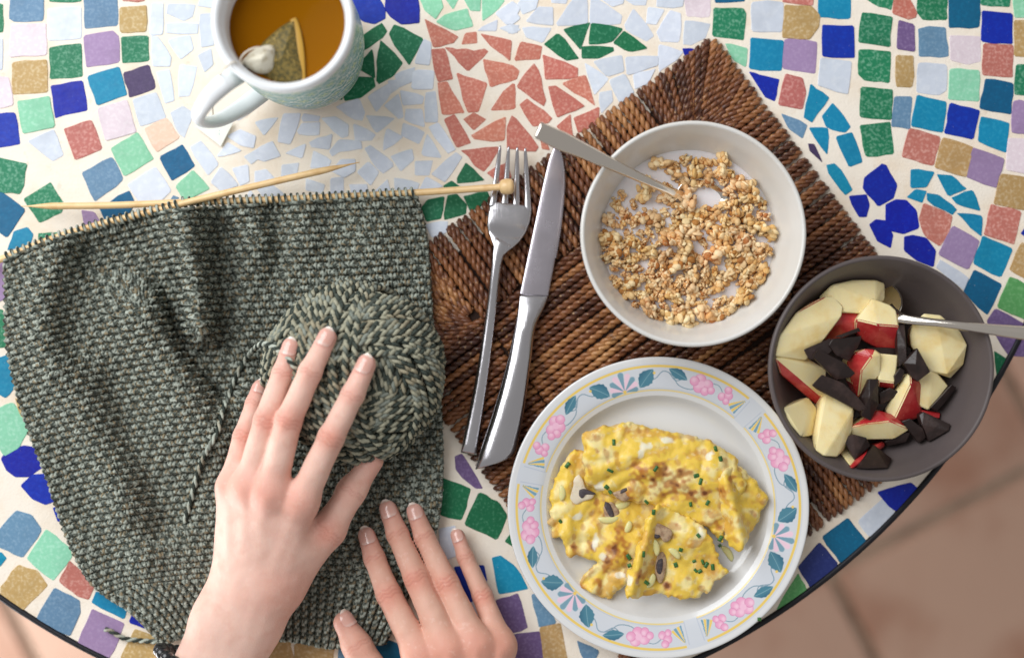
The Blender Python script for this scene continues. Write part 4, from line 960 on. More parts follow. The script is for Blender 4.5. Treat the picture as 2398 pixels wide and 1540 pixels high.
for cx, cy in ((390, 185), (690, 225), (1295, 260), (1010, 210), (665, 340), (820, 830), (1150, 885), (1280, 860), (1340, 865), (1365, 885), (1320, 930), (1290, 925), (1410, 900), (1310, 680), (1185, 780), (945, 1010), (1375, 450), (945, 445), (1465, 700), (340, 580), (715, 25), (1430, 70), (1465, 140), (925, 810), (995, 515), (1255, 460), (825, 890), (1460, 750), (690, 375), (1325, 300)):
    X, Y = cx / 3 + 1199, cy / 3 + 1026.6
    z = top_at(X, Y); L = cr_.uniform(.0011, .0022); an = cr_.uniform(0, 3.14)
    p = W(X, Y, z + 0.0003); d = np.array([math.cos(an), math.sin(an), cr_.uniform(-.2, .2)]) * L
    v, f = sweep(np.linspace(p - d, p + d, 5), cr_.uniform(.0009, .0014), cr_.uniform(.0004, .0008), n=8)
    link('chive', mesh_py('chive', v, f), m_chive, omelette)
m_mush = Mat('mushroom', lin(226, 212, 188), 0.45, sss=.1).speck(lin(200, 178, 146), 220, .5, .7, .6).bump(400, .0006, .4).m
m_mush2 = Mat('browned_shaded_mushroom', lin(186, 158, 128), 0.4, sss=.1).speck(lin(140, 108, 84), 260, .42, .66, .8).bump(400, .0006, .5).m  # browned slices, with their shadowed tone also put into the colour
m_gill = Mat('mushroom_gill', lin(70, 62, 66), 0.6).speck(lin(120, 106, 100), 500, .5, .7, .5).m
def blob_prism(name, pts, zb, zt, mat, parent, inset=0.0012, tilt=(0, 0)):
    """soft slab with a rounded outline"""
    pts = spline(list(pts) + [pts[0]], 40)[:-1]
    c = pts.mean(0); N = len(pts)
    lay = ((0.0, zb), (0.0, zt - 0.0009), (0.25, zt - .0004), (1.0, zt), (4.0, zt + .0002))
    V = []
    for k, z in lay:
        for p in pts:
            d = p - c; r = np.linalg.norm(d)
            q = c + d * max(0.02, 1 - k * inset / K / r)
            w_ = W(q[0], q[1], z); w_[2] += (q[0] - c[0]) * K * tilt[0] + (q[1] - c[1]) * K * tilt[1]
            V.append(w_)
    F = [tuple(q)[::-1] for q in grid_faces(len(lay), N, True)] + [tuple((len(lay) - 1) * N + i for i in range(N))[::-1]]
    return link(name, mesh_py(name, V, F), mat, parent)
def cr2(pts): return [(x / 3 + 1199, y / 3 + 1026.6) for x, y in pts]
for outer, gill in (
    ([(470, 250), (420, 290), (390, 360), (400, 420), (450, 462), (500, 440), (560, 420), (575, 385), (520, 350), (500, 290)], [(470, 360), (505, 350), (560, 370), (590, 390), (520, 395), (495, 420), (470, 400)]),
    ([(640, 480), (690, 440), (730, 470), (760, 530), (720, 560), (660, 560)], [(655, 440), (690, 460), (720, 540), (690, 550), (650, 480)]),
    ([(960, 600), (1010, 590), (1070, 610), (1125, 650), (1110, 710), (1070, 725), (1040, 690), (1000, 680), (965, 650)], [(1000, 668), (1040, 678), (1030, 700), (1000, 695)]),
    ([(1020, 800), (1060, 790), (1085, 840), (1080, 920), (1060, 1000), (1030, 1010), (1005, 940), (1008, 850)], [(1025, 850), (1058, 840), (1060, 900), (1045, 950), (1020, 940), (1012, 890)]),
    ([(700, 380), (760, 360), (830, 340), (835, 400), (800, 440), (740, 420)], [(770, 355), (815, 340), (835, 365), (800, 372), (760, 385)])):
    o = cr2(outer); g = cr2(gill); cm = np.mean(o, 0); o = [tuple(cm + 1.0 * (np.array(q) - cm)) for q in o]
    zt = np.mean([top_at(*q) for q in [np.mean(o, 0)] + o]) + 0.0008; first = outer[0] == (470, 250)
    ms = blob_prism('mushroom_slice', o, zt - 0.006, zt, m_mush if first else m_mush2, omelette)
    blob_prism('gill', g, zt - 0.003, zt + 0.0006, m_gill, ms, 0.0006)
m_onion = Mat('onion', lin(226, 214, 150), 0.25, sss=.2).m
for cx, cy, an, L in ((775, 470, .3, .0060), (1010, 750, 1.9, .0065), (1145, 800, 2.4, .0048), (680, 572, 0.05, .0070), (1520, 800, 2.2, .006), (980, 1000, 1.1, .005), (355, 380, 1.6, .005), (820, 620, 1.2, .004)):
    X, Y = cx / 3 + 1199, cy / 3 + 1026.6
    z = top_at(X, Y); t = np.linspace(-1, 1, 9)[:, None]
    d = np.array([math.cos(an), math.sin(an), 0]); q = np.array([-d[1], d[0], 0])
    p = W(X, Y, z + .0002) + d * t * L + q * (t ** 2) * L * .25
    tt = np.linspace(-1, 1, 9)
    v, f = sweep(p, .0021 * np.sqrt(1.02 - tt ** 2) + .0002, .0010 * np.sqrt(1.02 - tt ** 2) + .0002, n=10)
    link('onion_piece', mesh_py('onion_piece', v, f), m_onion, omelette)
# one stray chive and crumb on the plate rim
p = W(1199 + 1738 / 3, 1026.6 + 1252 / 3, MZ + .0185)
v, f = sweep(np.linspace(p - (.0012, .0014, 0), p + (.0012, -.0014, 0), 5), .0012, .0006, n=8)
tag(link('stray_chive', mesh_py('stray_chive', v, f), m_chive), 'single stray chive ring on the flowered rim of the plate', 'chive')

# ------------------------------------------------------------------ apple pieces and chocolate in the dark bowl
m_flesh = Mat('apple_flesh', lin(248, 230, 176), 0.42, sss=0.2, sss_r=(0.004, 0.003, 0.0012)).speck(lin(232, 198, 118), 60, .45, .75, .7).speck(lin(246, 232, 188), 110, .5, .75, .6).bump(700, .0004, .4).m
m_skin = Mat('apple_skin', lin(184, 44, 48), 0.25, coat=.2).speck(lin(214, 92, 82), 90, .45, .72, .7).speck(lin(226, 150, 100), 40, .6, .8, .5).speck(lin(232, 180, 160), 900, .68, .76, .6).m
m_choc = Mat('dark_chocolate', lin(40, 28, 26), 0.22, spec=.5).speck(lin(72, 54, 50), 90, .45, .7, .6).rough_noise(130, .22, .5).bump(250, .0009, .5, 4).m
def BC(x, y): return x / 3 + 1798.5, y / 3 + 513.3
def hull_piece(faces_pts, zb, shrink, bevel, classify=None):
    """convex chunk through the given layout points (x, y, z mm); returns bmesh"""
    bm = bmesh.new()
    pts = np.vstack([Wn(faces_pts)])
    c = pts.mean(0)
    low = pts.copy(); low[:, :2] = c[:2] + (low[:, :2] - c[:2]) * shrink; low[:, 2] = zb
    for p in np.vstack([pts, low]): bm.verts.new(p)
    r = bmesh.ops.convex_hull(bm, input=bm.verts[:])
    bmesh.ops.delete(bm, geom=list({g for g in r['geom_interior'] + r['geom_unused'] if isinstance(g, bmesh.types.BMVert)}), context='VERTS')
    bmesh.ops.dissolve_limit(bm, angle_limit=0.14, verts=bm.verts[:], edges=bm.edges[:])
    bmesh.ops.recalc_face_normals(bm, faces=bm.faces[:])
    planes = []
    if classify:
        classify(bm)
        planes = [(f.calc_center_median().copy(), f.normal.copy(), f.material_index) for f in bm.faces]
    bmesh.ops.bevel(bm, geom=bm.edges[:], offset=bevel, segments=3, affect='EDGES', clamp_overlap=True)
    bm.normal_update()
    for f in bm.faces:
        if not planes: break
        q = f.calc_center_median()
        f.material_index = min(planes, key=lambda t: abs((q - t[0]).dot(t[1])) * 400 + (1 - f.normal.dot(t[1])))[2]
    return bm
def inside(p, poly):
    x, y = p; n = len(poly); r = False
    for i in range(n):
        ax, ay = poly[i]; bx, by = poly[(i + 1) % n]
        if (ay > y) != (by > y) and x < (bx - ax) * (y - ay) / (by - ay) + ax: r = not r
    return r
def fit_bowl(P):
    """lift points that would sit inside the bowl wall"""
    out = []
    for x, y, z in P:
        while z < 62:
            w_ = W(x, y, z * 1e-3)
            rin = np.interp(z - MZ * 1e3, [9.5, 11, 16.5, 26, 38.5, 51, 60], [28, 34, 44, 52.5, 59, 63.8, 68])
            if math.hypot(w_[0] - DB[0], w_[1] - DB[1]) * 1e3 < rin - 1.5: break
            z += 1
        out.append((x, y, z))
    return out
def mark(bm, skins, skin_side):
    """tell skin faces from cut faces"""
    bm.normal_update()
    for f in bm.faces:
        q = f.calc_center_median(); k = K * (CAM_H - q.z) / CAM_H
        d = (q.x / k + 1199, 770 - q.y / k)
        isk = False
        for s in skins:
            if inside(d, [BC(*t) for t in s]) and f.normal.z > -0.2: isk = True
        if skin_side is not None and f.normal.z < 0.75:
            n2 = Vector((f.normal.x, f.normal.y, 0)).normalized()
            if n2.dot(Vector((*skin_side, 0)).normalized()) > 0.45: isk = True
        f.material_index = 1 if isk else 0
def apple(label, pts, skins=(), zb=0.022, shrink=0.85, skin_side=None):
    cm = np.mean([q[:2] for q in pts], 0); P = fit_bowl([(*BC(*(cm + 1.15 * (np.array(q[:2]) - cm))), q[2]) for q in pts])
    bm = hull_piece(P, zb, shrink, 0.0007, lambda b: mark(b, skins, skin_side))
    c = Wn(P).mean(0)
    e = empty('apple_piece', (c[0], c[1], zb), label, 'apple', 'apple pieces in the dark bowl')
    for f in bm.faces: f.smooth = True
    bm.normal_update()
    for nm, idx, mt in (('flesh', 0, m_flesh), ('skin', 1, m_skin)):
        b2 = bm.copy()
        bmesh.ops.delete(b2, geom=[f for f in b2.faces if f.material_index != idx], context='FACES')
        for f in b2.faces: f.material_index = 0
        if len(b2.faces):
            me = bpy.data.meshes.new(nm); b2.to_mesh(me); me.materials.append(mt); None
            o = link(nm, me, None, e); wn = o.modifiers.new('weighted_normal', 'WEIGHTED_NORMAL'); wn.weight = 90
        b2.free()
    bm.free()
apple('pale apple wedge uppermost in the dark bowl against its far wall', [(390, 545, 40), (470, 470, 43), (600, 440, 45), (740, 440, 44), (795, 460, 40), (795, 560, 40), (690, 650, 48), (740, 578, 50), (520, 640, 49), (430, 590, 47)], shrink=.8)
apple('broad apple slice with cut face up and thin red edge beside chocolate', [(80, 935, 42), (110, 810, 45), (215, 665, 49), (310, 600, 51), (390, 568, 51), (440, 565, 50), (500, 630, 51), (490, 690, 52), (385, 830, 53), (270, 960, 52), (150, 945, 46)], skins=[[(290, 598), (370, 560), (450, 555), (520, 640), (495, 640), (440, 578), (385, 575)]])
apple('apple chunk with red skin below its cut face by the spoon', [(640, 712, 53), (740, 580, 54), (850, 622, 54), (886, 655, 54), (900, 752, 54), (770, 742, 56), (635, 772, 46), (690, 842, 42), (780, 892, 38), (910, 902, 40), (912, 830, 47), (700, 760, 51)], skins=[[(620, 722), (650, 722), (905, 752), (925, 910), (780, 910), (680, 860), (620, 790)]], skin_side=(0, -1))
apple('red apple slice wedged behind the chocolate between two pale slices', [(500, 660, 44), (670, 655, 44), (650, 720, 45), (640, 770, 43), (520, 830, 40), (410, 835, 40), (470, 740, 46)], skins=[[(480, 690), (680, 650), (700, 900), (380, 900)]])
apple('red skinned apple wedge resting on the near wall under the broad slice', [(75, 985, 40), (200, 958, 44), (262, 982, 46), (390, 1060, 44), (300, 1180, 40), (245, 1008, 48), (110, 1090, 34), (230, 1205, 34), (340, 1285, 32), (385, 1250, 36)], skins=[[(60, 985), (240, 1005), (310, 1180), (400, 1250), (340, 1300), (200, 1220), (90, 1100)]], shrink=.8)
apple('apple wedge with glossy pink skin in the middle of the bowl', [(570, 1000, 44), (620, 950, 50), (680, 925, 53), (740, 930, 54), (780, 955, 54), (778, 1080, 50), (720, 1140, 46), (640, 1230, 40), (600, 1140, 42), (660, 1060, 51), (720, 975, 56)], skins=[[(540, 1000), (680, 900), (760, 930), (735, 975), (665, 1070), (640, 1240), (580, 1200)]])
apple('small apple cube beside the pink wedge in the middle', [(785, 960, 50), (905, 972, 50), (884, 1142, 50), (785, 1130, 50), (782, 1165, 44), (880, 1182, 44)], skins=[[(770, 1145), (900, 1150), (900, 1200), (770, 1190)]])
apple('large pale apple half wedge under the spoon handle', [(1022, 820, 46), (1040, 750, 50), (1110, 690, 50), (1210, 700, 50), (1330, 800, 48), (1372, 880, 44), (1350, 1000, 43), (1270, 1085, 42), (1250, 1060, 49), (1150, 1042, 46), (1080, 950, 46), (1030, 890, 45), (1200, 800, 55), (1330, 850, 52)], shrink=.72)
apple('pale apple chunk below the chocolate square near the side wall', [(1065, 1065, 45), (1150, 1052, 46), (1252, 1170, 42), (1130, 1322, 42), (1068, 1290, 42)], skin_side=(-.3, -1))
apple('upright apple slice with deep red skin and narrow cut face', [(845, 1335, 42), (960, 1125, 50), (995, 1100, 52), (1000, 1170, 53), (890, 1402, 46), (1062, 1165, 44), (1068, 1370, 38), (920, 1425, 40)], skins=[[(1000, 1095), (1075, 1150), (1080, 1390), (910, 1440), (892, 1402), (1000, 1170)]])
apple('long apple slice with red back lying at the bottom of the heap', [(560, 1492, 44), (600, 1460, 48), (770, 1352, 46), (860, 1380, 46), (945, 1445, 46), (970, 1472, 46), (870, 1532, 44), (600, 1537, 42), (850, 1422, 52), (700, 1440, 51)], skins=[[(580, 1462), (770, 1335), (880, 1370), (960, 1455), (850, 1422), (700, 1440)]])
apple('tall pale apple slice standing at the bottom of the bowl', [(330, 1530, 42), (350, 1390, 46), (380, 1290, 47), (412, 1250, 47), (585, 1350, 49), (572, 1480, 48), (530, 1590, 44), (480, 1645, 40), (400, 1640, 38), (345, 1600, 38)])
apple('small pale apple chunk beside the tall slice near the plate', [(130, 1332, 40), (278, 1266, 44), (330, 1332, 42), (332, 1500, 40), (240, 1512, 38), (160, 1420, 38), (300, 1300, 45)])
apple('pale apple sliver poking out under the lowest chocolate shard', [(500, 1620, 36), (590, 1735, 32), (640, 1670, 34), (540, 1600, 38)], zb=.016)
apple('thin red apple peel chip between the lower chocolate triangles', [(590, 1725, 36), (640, 1660, 38), (720, 1600, 40), (800, 1570, 38), (810, 1600, 36), (700, 1650, 36), (610, 1740, 34)], skins=[[(560, 1760), (560, 1560), (860, 1540), (860, 1660)]], zb=.02)
apple('pink apple corner showing beside the large chocolate triangle', [(1070, 1338, 40), (1205, 1358, 38), (1200, 1398, 38), (1080, 1380, 38)], skins=[[(1040, 1320), (1230, 1340), (1230, 1420), (1040, 1400)]], zb=.02)
def choc(label, pts, th=7.0):
    P = fit_bowl([(*BC(q[0], q[1]), q[2]) for q in pts])
    zb = min(q[2] for q in pts) * 1e-3 - th * 1e-3
    bm = bmesh.new(); A_ = Wn(P)
    lo = A_.copy(); lo[:, 2] -= th * 1e-3; c = A_.mean(0); lo[:, :2] = c[:2] + (lo[:, :2] - c[:2]) * 0.96
    for p in np.vstack([A_, lo]): bm.verts.new(p)
    r = bmesh.ops.convex_hull(bm, input=bm.verts[:])
    bmesh.ops.delete(bm, geom=list({g for g in r['geom_interior'] + r['geom_unused'] if isinstance(g, bmesh.types.BMVert)}), context='VERTS')
    bmesh.ops.dissolve_limit(bm, angle_limit=0.10, verts=bm.verts[:], edges=bm.edges[:])
    bmesh.ops.recalc_face_normals(bm, faces=bm.faces[:])
    bmesh.ops.bevel(bm, geom=bm.edges[:], offset=0.00035, segments=1, affect='EDGES', clamp_overlap=True)
    me = bpy.data.meshes.new('chocolate_chunk'); bm.to_mesh(me); bm.free()
    tag(link('chocolate_chunk', me, m_choc), label, 'chocolate', 'chocolate chunks in the dark bowl')
choc('flat dark chocolate shard on the broad apple slice, underneath the scored one', [(250, 915, 56), (440, 835, 57), (470, 900, 57), (430, 945, 57), (330, 985, 55), (290, 985, 55)], 4)
choc('scored dark chocolate square beside the red and white chunk', [(425, 885, 59), (455, 838, 60), (660, 818, 55), (648, 870, 53), (570, 995, 50), (480, 960, 56)], 5)
choc('thin dark chocolate sliver standing behind the scored square', [(470, 826, 60), (640, 760, 58), (652, 786, 57), (520, 832, 60)], 3)
choc('wet dark chocolate brick just below the scored square', [(312, 962, 58), (352, 912, 62), (540, 1010, 62), (615, 1080, 58), (578, 1112, 56), (480, 1130, 55)], 6)
choc('long pointed dark chocolate shard, largest in the bowl', [(310, 1165, 55), (380, 1090, 58), (530, 1150, 59), (640, 1255, 58), (705, 1330, 56), (640, 1348, 54), (345, 1195, 54)], 5)
choc('narrow dark chocolate block standing beside the point of the largest shard', [(650, 1255, 55), (710, 1120, 58), (776, 1120, 56), (776, 1300, 52), (722, 1415, 50), (655, 1382, 52), (712, 1250, 60)], 6)
choc('dark chocolate chip tucked under the small apple cube', [(780, 1222, 48), (860, 1182, 49), (922, 1212, 47), (900, 1250, 45), (790, 1300, 44)])
choc('tall glossy dark chocolate sliver below the spoon neck', [(905, 742, 52), (960, 732, 52), (972, 900, 55), (976, 982, 54), (920, 1040, 51), (906, 900, 52)], 6)
choc('tiny wet dark chocolate crumb below the glossy sliver', [(888, 1100, 53), (930, 1042, 55), (962, 1062, 54), (940, 1132, 51), (892, 1170, 50)], 5)
choc('square dark chocolate tile on the large pale apple wedge', [(950, 1012, 57), (1050, 902, 60), (1142, 1070, 56), (1050, 1142, 54), (1000, 1100, 55), (1040, 1020, 61)], 6)
choc('straight dark chocolate bar end against the side wall', [(1140, 1325, 46), (1290, 1160, 46), (1326, 1182, 44), (1240, 1290, 42), (1190, 1346, 42)], 6)
choc('bent dark chocolate fragment beside the red upright slice', [(940, 1420, 50), (1000, 1400, 52), (1090, 1470, 51), (1112, 1530, 48), (1062, 1572, 46), (990, 1480, 49)], 6)
choc('large dark chocolate triangle low on the side of the heap', [(1060, 1372, 47), (1092, 1350, 48), (1282, 1440, 44), (1272, 1482, 42), (1130, 1562, 43), (1082, 1442, 50)], 8)
choc('dark chocolate shard leaning on the tall pale slice', [(518, 1532, 50), (600, 1510, 51), (690, 1532, 50), (722, 1590, 47), (610, 1692, 44), (562, 1600, 47)], 7)
choc('lowest dark chocolate triangle at the near edge of the heap', [(620, 1745, 38), (742, 1580, 44), (872, 1680, 40), (842, 1745, 36), (692, 1752, 36), (740, 1660, 45)], 8)
choc('dark chocolate slab half hidden at the bottom of the heap', [(820, 1562, 42), (940, 1500, 44), (1005, 1492, 44), (972, 1562, 42), (842, 1592, 40)], 7)
choc('dark chocolate piece hidden beneath the apple cubes', [(700, 900, 40), (1000, 900, 42), (1050, 1100, 42), (800, 1350, 38), (600, 1400, 36)], 8)

# ------------------------------------------------------------------ knitting
yk = np.random.default_rng(21)
Y_DK = np.array(lin(52, 58, 53)); Y_LT = np.array(lin(178, 184, 172)); Y_TAN = np.array(lin(152, 138, 112))
TOPC = spline([(8, 606), (60, 583), (130, 557), (250, 522), (400, 488), (520, 479), (700, 468), (850, 461), (978, 456)], 200)
RGT = spline([(978, 456), (1000, 560), (1010, 700), (1017, 800), (1032, 950), (1037, 1080), (1030, 1200), (1005, 1290), (960, 1390), (905, 1502)], 200)
LFT = spline([(8, 606), (12, 700), (14, 800), (38, 920), (70, 1020), (105, 1110), (135, 1200), (165, 1280), (215, 1368), (300, 1425), (345, 1468), (380, 1506)], 200)
BOT = spline([(380, 1506), (440, 1488), (560, 1492), (690, 1498), (760, 1512), (830, 1510), (905, 1502)], 200)
def cur(C, t):
    q = np.clip(t, 0, 1) * (len(C) - 1); i = np.minimum(q.astype(int), len(C) - 2); f = (q - i)[..., None]
    ext = np.where(t < 0, t, np.where(t > 1, t - 1, 0))[..., None] * (len(C) - 1)
    return C[i] * (1 - f) + C[i + 1] * f + (C[i + 1] - C[i]) * ext
def ridge(X, Y, pts, s, h):
    """height of a rounded fold along a polyline"""
    q = spline(pts, 40); d = np.full(X.shape, 1e9)
    for i in range(39):
        ax, ay = q[i]; ex, ey = q[i + 1] - q[i]
        t = np.clip(((X - ax) * ex + (Y - ay) * ey) / (ex * ex + ey * ey), 0, 1)
        d = np.minimum(d, (X - ax - t * ex) ** 2 + (Y - ay - t * ey) ** 2)
    return h * np.exp(-d / (s * s))
def cloth_z(X, Y):
    z = np.full(X.shape, 0.0100)
    z += ridge(X, Y, [(428, 480), (444, 600), (464, 765)], 40, .0351)
    z -= ridge(X, Y, [(522, 540), (530, 680), (518, 800)], 26, .0121)
    z += ridge(X, Y, [(125, 585), (98, 720), (115, 860)], 48, .0175)
    z -= ridge(X, Y, [(215, 600), (330, 608), (385, 645)], 42, .0108)
    z += ridge(X, Y, [(330, 740), (410, 890), (500, 1030)], 62, .0203)
    z -= ridge(X, Y, [(404, 672), (430, 790), (525, 905)], 24, .0284)
    z += ridge(X, Y, [(585, 480), (600, 570)], 30, .0081)
    z -= ridge(X, Y, [(645, 480), (655, 580), (640, 650)], 30, .0068)
    z += ridge(X, Y, [(715, 480), (720, 560)], 34, .0068)
    z += ridge(X, Y, [(860, 500), (900, 660)], 60, .0054)
    z += ridge(X, Y, [(170, 900), (262, 1120), (330, 1290)], 58, .0121)
    z -= ridge(X, Y, [(262, 900), (350, 1110), (400, 1210)], 40, .0068)
    z -= ridge(X, Y, [(200, 1200), (280, 1250), (360, 1250)], 36, .0054)
    z += .0012 * np.sin(X / 37.0 + Y / 61.0) + .0010 * np.sin(X / 58.0 - Y / 43.0)
    return np.maximum(z, 0.0032)
def fabric(u, v):
    """u across, v down -> world"""
    L, R, T, B = cur(LFT, v), cur(RGT, v), cur(TOPC, u), cur(BOT, u)
    U, V_ = u[..., None], v[..., None]
    P = (1 - U) * L + U * R + (1 - V_) * T + V_ * B - ((1 - U) * (1 - V_) * TOPC[0] + U * (1 - V_) * TOPC[-1] + (1 - U) * V_ * BOT[0] + U * V_ * BOT[-1])
    X, Y = P[..., 0], P[..., 1]
    z = cloth_z(X, Y)
    z = z + 0.004 * sstep(0.035, 0.0, v) - 0.0012 * sstep(.03, 0, np.minimum(u, 1 - u))
    f = (CAM_H - z) / CAM_H
    return np.stack([(X - 1199) * K * f, (770 - Y) * K * f, z], -1)
kc = fabric(np.array([.5]), np.array([.5]))[0]
knit = empty('knitting', (kc[0], kc[1], 0.001), 'unfinished green grey knitted garter stitch piece with ribbed edge on needles', 'knitting')
m_yarn = Mat('wool_yarn', (0.2, 0.22, 0.2), 0.85, spec=0.15).vcol()
m_yarn.speck(lin(176, 182, 168), 1300, .60, .74, .35).bump(1800, .0005, .8)
NC, NR, RIB0 = 64, 128, 106
def knit_rows(r0, r1, rib):
    per = 11
    nt = NC * per + 1
    t = np.linspace(0, NC, nt)[None, :]
    r = np.arange(r0, r1)[:, None].astype(float)
    ph = 2 * np.pi * t
    jit = 0.05 * np.sin(t * 3.7 + r * 2.3) + 0.05 * np.sin(t * 1.9 - r * 1.1)
    sgn = np.cos(np.pi * (t - .5)).clip(-.5, .5) * 2 * np.ones_like(r) if rib else np.where(r % 2 == 0, 1.0, -1.0) * np.ones_like(t)
    if rib: amp_y, amp_z, sx = 0.95, 0.0012, 0.17
    else: amp_y, amp_z, sx = 0.92, 0.0020, 0.21
    tu = (t + sx * np.sin(2 * ph) + jit * .5) / NC
    tv = (r + 0.5 + amp_y * np.cos(ph) + jit) / NR
    tu = np.broadcast_to(tu, tv.shape)
    P = fabric(tu, tv)
    e = 2e-3
    du = fabric(tu + e, tv) - P; dv = fabric(tu, tv + e) - P
    n = np.cross(dv, du); n /= np.linalg.norm(n, axis=-1)[..., None]
    zo = -sgn * amp_z * np.cos(2 * ph)
    if rib: zo = zo + sgn * 0.0016
    P = P + n * zo[..., None]
    tan = np.gradient(P, axis=1); tan /= np.linalg.norm(tan, axis=-1)[..., None]
    s = np.cross(tan, n); s /= np.linalg.norm(s, axis=-1)[..., None]
    m = np.cross(s, tan)
    na = 6
    a = np.linspace(0, 2 * np.pi, na, endpoint=False)
    rad = 0.00120 * (1 + .10 * yk.normal(size=P.shape[:2]))
    V = P[:, :, None, :] + rad[:, :, None, None] * (s[:, :, None, :] * np.cos(a)[:, None] + m[:, :, None, :] * np.sin(a)[:, None])
    nrow = r1 - r0
    base = grid_faces(nt, na, True)
    F = (base[None] + (np.arange(nrow) * nt * na)[:, None, None]).reshape(-1, 4)
    lenp = t * 2.6 + r * 0.37
    w = 0.5 + 0.5 * np.cos(2 * np.pi * lenp[..., None] + a)
    w = sstep(.25, .75, w) * (0.75 + .35 * yk.uniform(size=(nrow, nt // per + 1)).repeat(per, 1)[:, :nt, None])
    tanm = (np.sin(lenp * .71 + r * 1.7) > .72)[..., None, None]
    C = Y_DK + (np.where(tanm, Y_TAN, Y_LT) - Y_DK) * w[..., None]
    return V.reshape(-1, 3), F, C.reshape(-1, 3)
bag = Bag(); bag.add(*knit_rows(1, RIB0, False))
o = link('garter_stitches', bag.mesh('garter_stitches'), m_yarn.m, knit); o['kind'] = 'stuff'
bag = Bag(); bag.add(*knit_rows(RIB0, NR, True))
o = link('ribbing_stitches', bag.mesh('ribbing_stitches'), m_yarn.m, knit); o['kind'] = 'stuff'
u_, v_ = np.meshgrid(np.linspace(.008, .992, 70), np.linspace(.006, .994, 90))
P = fabric(u_, v_); P[..., 2] -= 0.0014
me = mesh_np('gap_shade_sheet', P.reshape(-1, 3), grid_faces(90, 70)[:, ::-1])
link('gap_shade_sheet', me, Mat('knit_gap_shade', lin(40, 44, 40), 0.95).bump(600, .001, .8).m, knit)  # added dark sheet that stops light leaking between the stitches

# needles
m_wood = Mat('birch_needle', lin(238, 202, 148), 0.38, coat=.2).speck(lin(214, 164, 100), 70, .45, .7, .6).bump(300, .0003, .3).m
N1 = [(1188, 437, 19.5), (975, 451, 13.5), (700, 465, 12.0), (430, 474, 13.5), (250, 481, 14.5), (50, 483, 14.5)]
N2 = [(842, 380, 21), (640, 426, 19.5), (462, 468, 18.0), (380, 490, 16.5), (250, 521, 13), (120, 560, 11), (0, 608, 9.5), (-90, 640, 9)]
def needle(name, label, pts, tip_at, knob):
    p = spline(Wn(pts), 160); t = np.linspace(0, 1, 160)
    r = np.full(160, 0.0023)
    if tip_at == 'end': r = r * np.clip(.12 + .88 * sstep(0, .07, 1 - t), 0, 1)
    if tip_at == 'start': r = r * np.clip(.12 + .88 * sstep(0, .10, t), 0, 1)
    e = empty(name, p[80], label, 'knitting needle', 'knitting needles')
    v, f = sweep(p, r, r, n=14)
    link('shaft', mesh_py('shaft', v, f), m_wood, e)
    if knob:
        c = p[0]; ax = p[0] - p[3]; ax /= np.linalg.norm(ax)
        q = np.array([c + ax * x for x in np.linspace(-.0052, .0048, 17)])
        rr_ = np.interp(np.linspace(0, 1, 17), [0, .03, .2, .5, .8, .95, 1], [.0016, .0036, .0050, .0054, .0050, .0036, .0004])
        v, f = sweep(q, rr_, rr_, n=20)
        link('knob', mesh_py('knob', v, f), m_wood, e)
    return p
n1 = needle('knitting_needle', 'wooden knitting needle with round knob end resting on the fork', N1, 'end', True)
n2 = needle('knitting_needle', 'wooden knitting needle with pointed tip aimed below the tea mug', N2, 'start', False)
# loops cast over the needles
bag = Bag()
def loops(path, i0, i1, n, lean):
    for k in range(n):
        q = i0 + (i1 - i0) * (k + .5) / n; i = int(q)
        c = path[i] + (path[i + 1] - path[i]) * (q - i)
        ax = path[i + 1] - path[i]; ax /= np.linalg.norm(ax)
        s = np.cross(ax, (0, 0, 1)); s /= np.linalg.norm(s); up = np.cross(s, ax)
        if s[1] > 0: s = -s
        t = np.linspace(-0.5, 3.9, 16)
        R = .0031
        P = c + ax * (lean * (t / 3.4 - .5) * .0022)[:, None] + s * (-R * np.cos(t) * -1)[:, None] + up * (R * np.sin(t))[:, None]
        P[0] = P[0] + s * .0026; P[-1] = P[-1] + s * .0012 
        a = yk.uniform(0, 6)
        v, f = tube_np(P, .00105, 6, up=ax)
        w = sstep(.2, .8, .5 + .5 * np.cos(np.repeat(np.linspace(0, 9, 16), 6) + np.tile(np.arange(6), 16) + a))
        bag.add(v, f, Y_DK + (Y_LT - Y_DK) * w[:, None])
ix = lambda p, x: int(np.argmin(np.abs(p[:, 0] / (K * (CAM_H - p[:, 2]) / CAM_H) + 1199 - x)))
loops(n1, ix(n1, 975), ix(n1, 425), 37, 1.0)
loops(n2, ix(n2, 425), ix(n2, 12), 29, 1.0)
o = link('needle_loops', bag.mesh('needle_loops'), m_yarn.m, knit); o['kind'] = 'stuff'

def plied(path, bag, R=0.00215, pitch=0.0105, up=(0, 0, 1), na=6, phase=0.0, cols=None):
    """two-ply yarn along a dense path"""
    s = np.r_[0, np.cumsum(np.linalg.norm(np.diff(path, axis=0), axis=1))]
    n = int(s[-1] / 0.00125) + 2
    u = np.linspace(0, s[-1], n)
    p = np.stack([np.interp(u, s, path[:, k]) for k in range(3)], -1)
    t, sd, nn = frames(p, up)
    for k in range(2):
        a = 2 * np.pi * u / pitch + k * np.pi + phase
        q = p + (sd * np.cos(a)[:, None] + nn * np.sin(a)[:, None]) * R * .50
        v, f = tube_np(q, R * .60, na, up)
        nz_ = wavy(q, .02, 3 + k); n2_ = yk.uniform(size=n)
        base = (Y_DK * 1.15 if k else Y_LT) if cols is None else cols[k]
        c = base + ((Y_TAN if k == 0 else Y_LT) - base) * (sstep(.1, .9, nz_) * .55)[:, None]
        c = c * (.82 + .36 * n2_)[:, None]
        bag.add(v, f, np.repeat(c, na, 0))
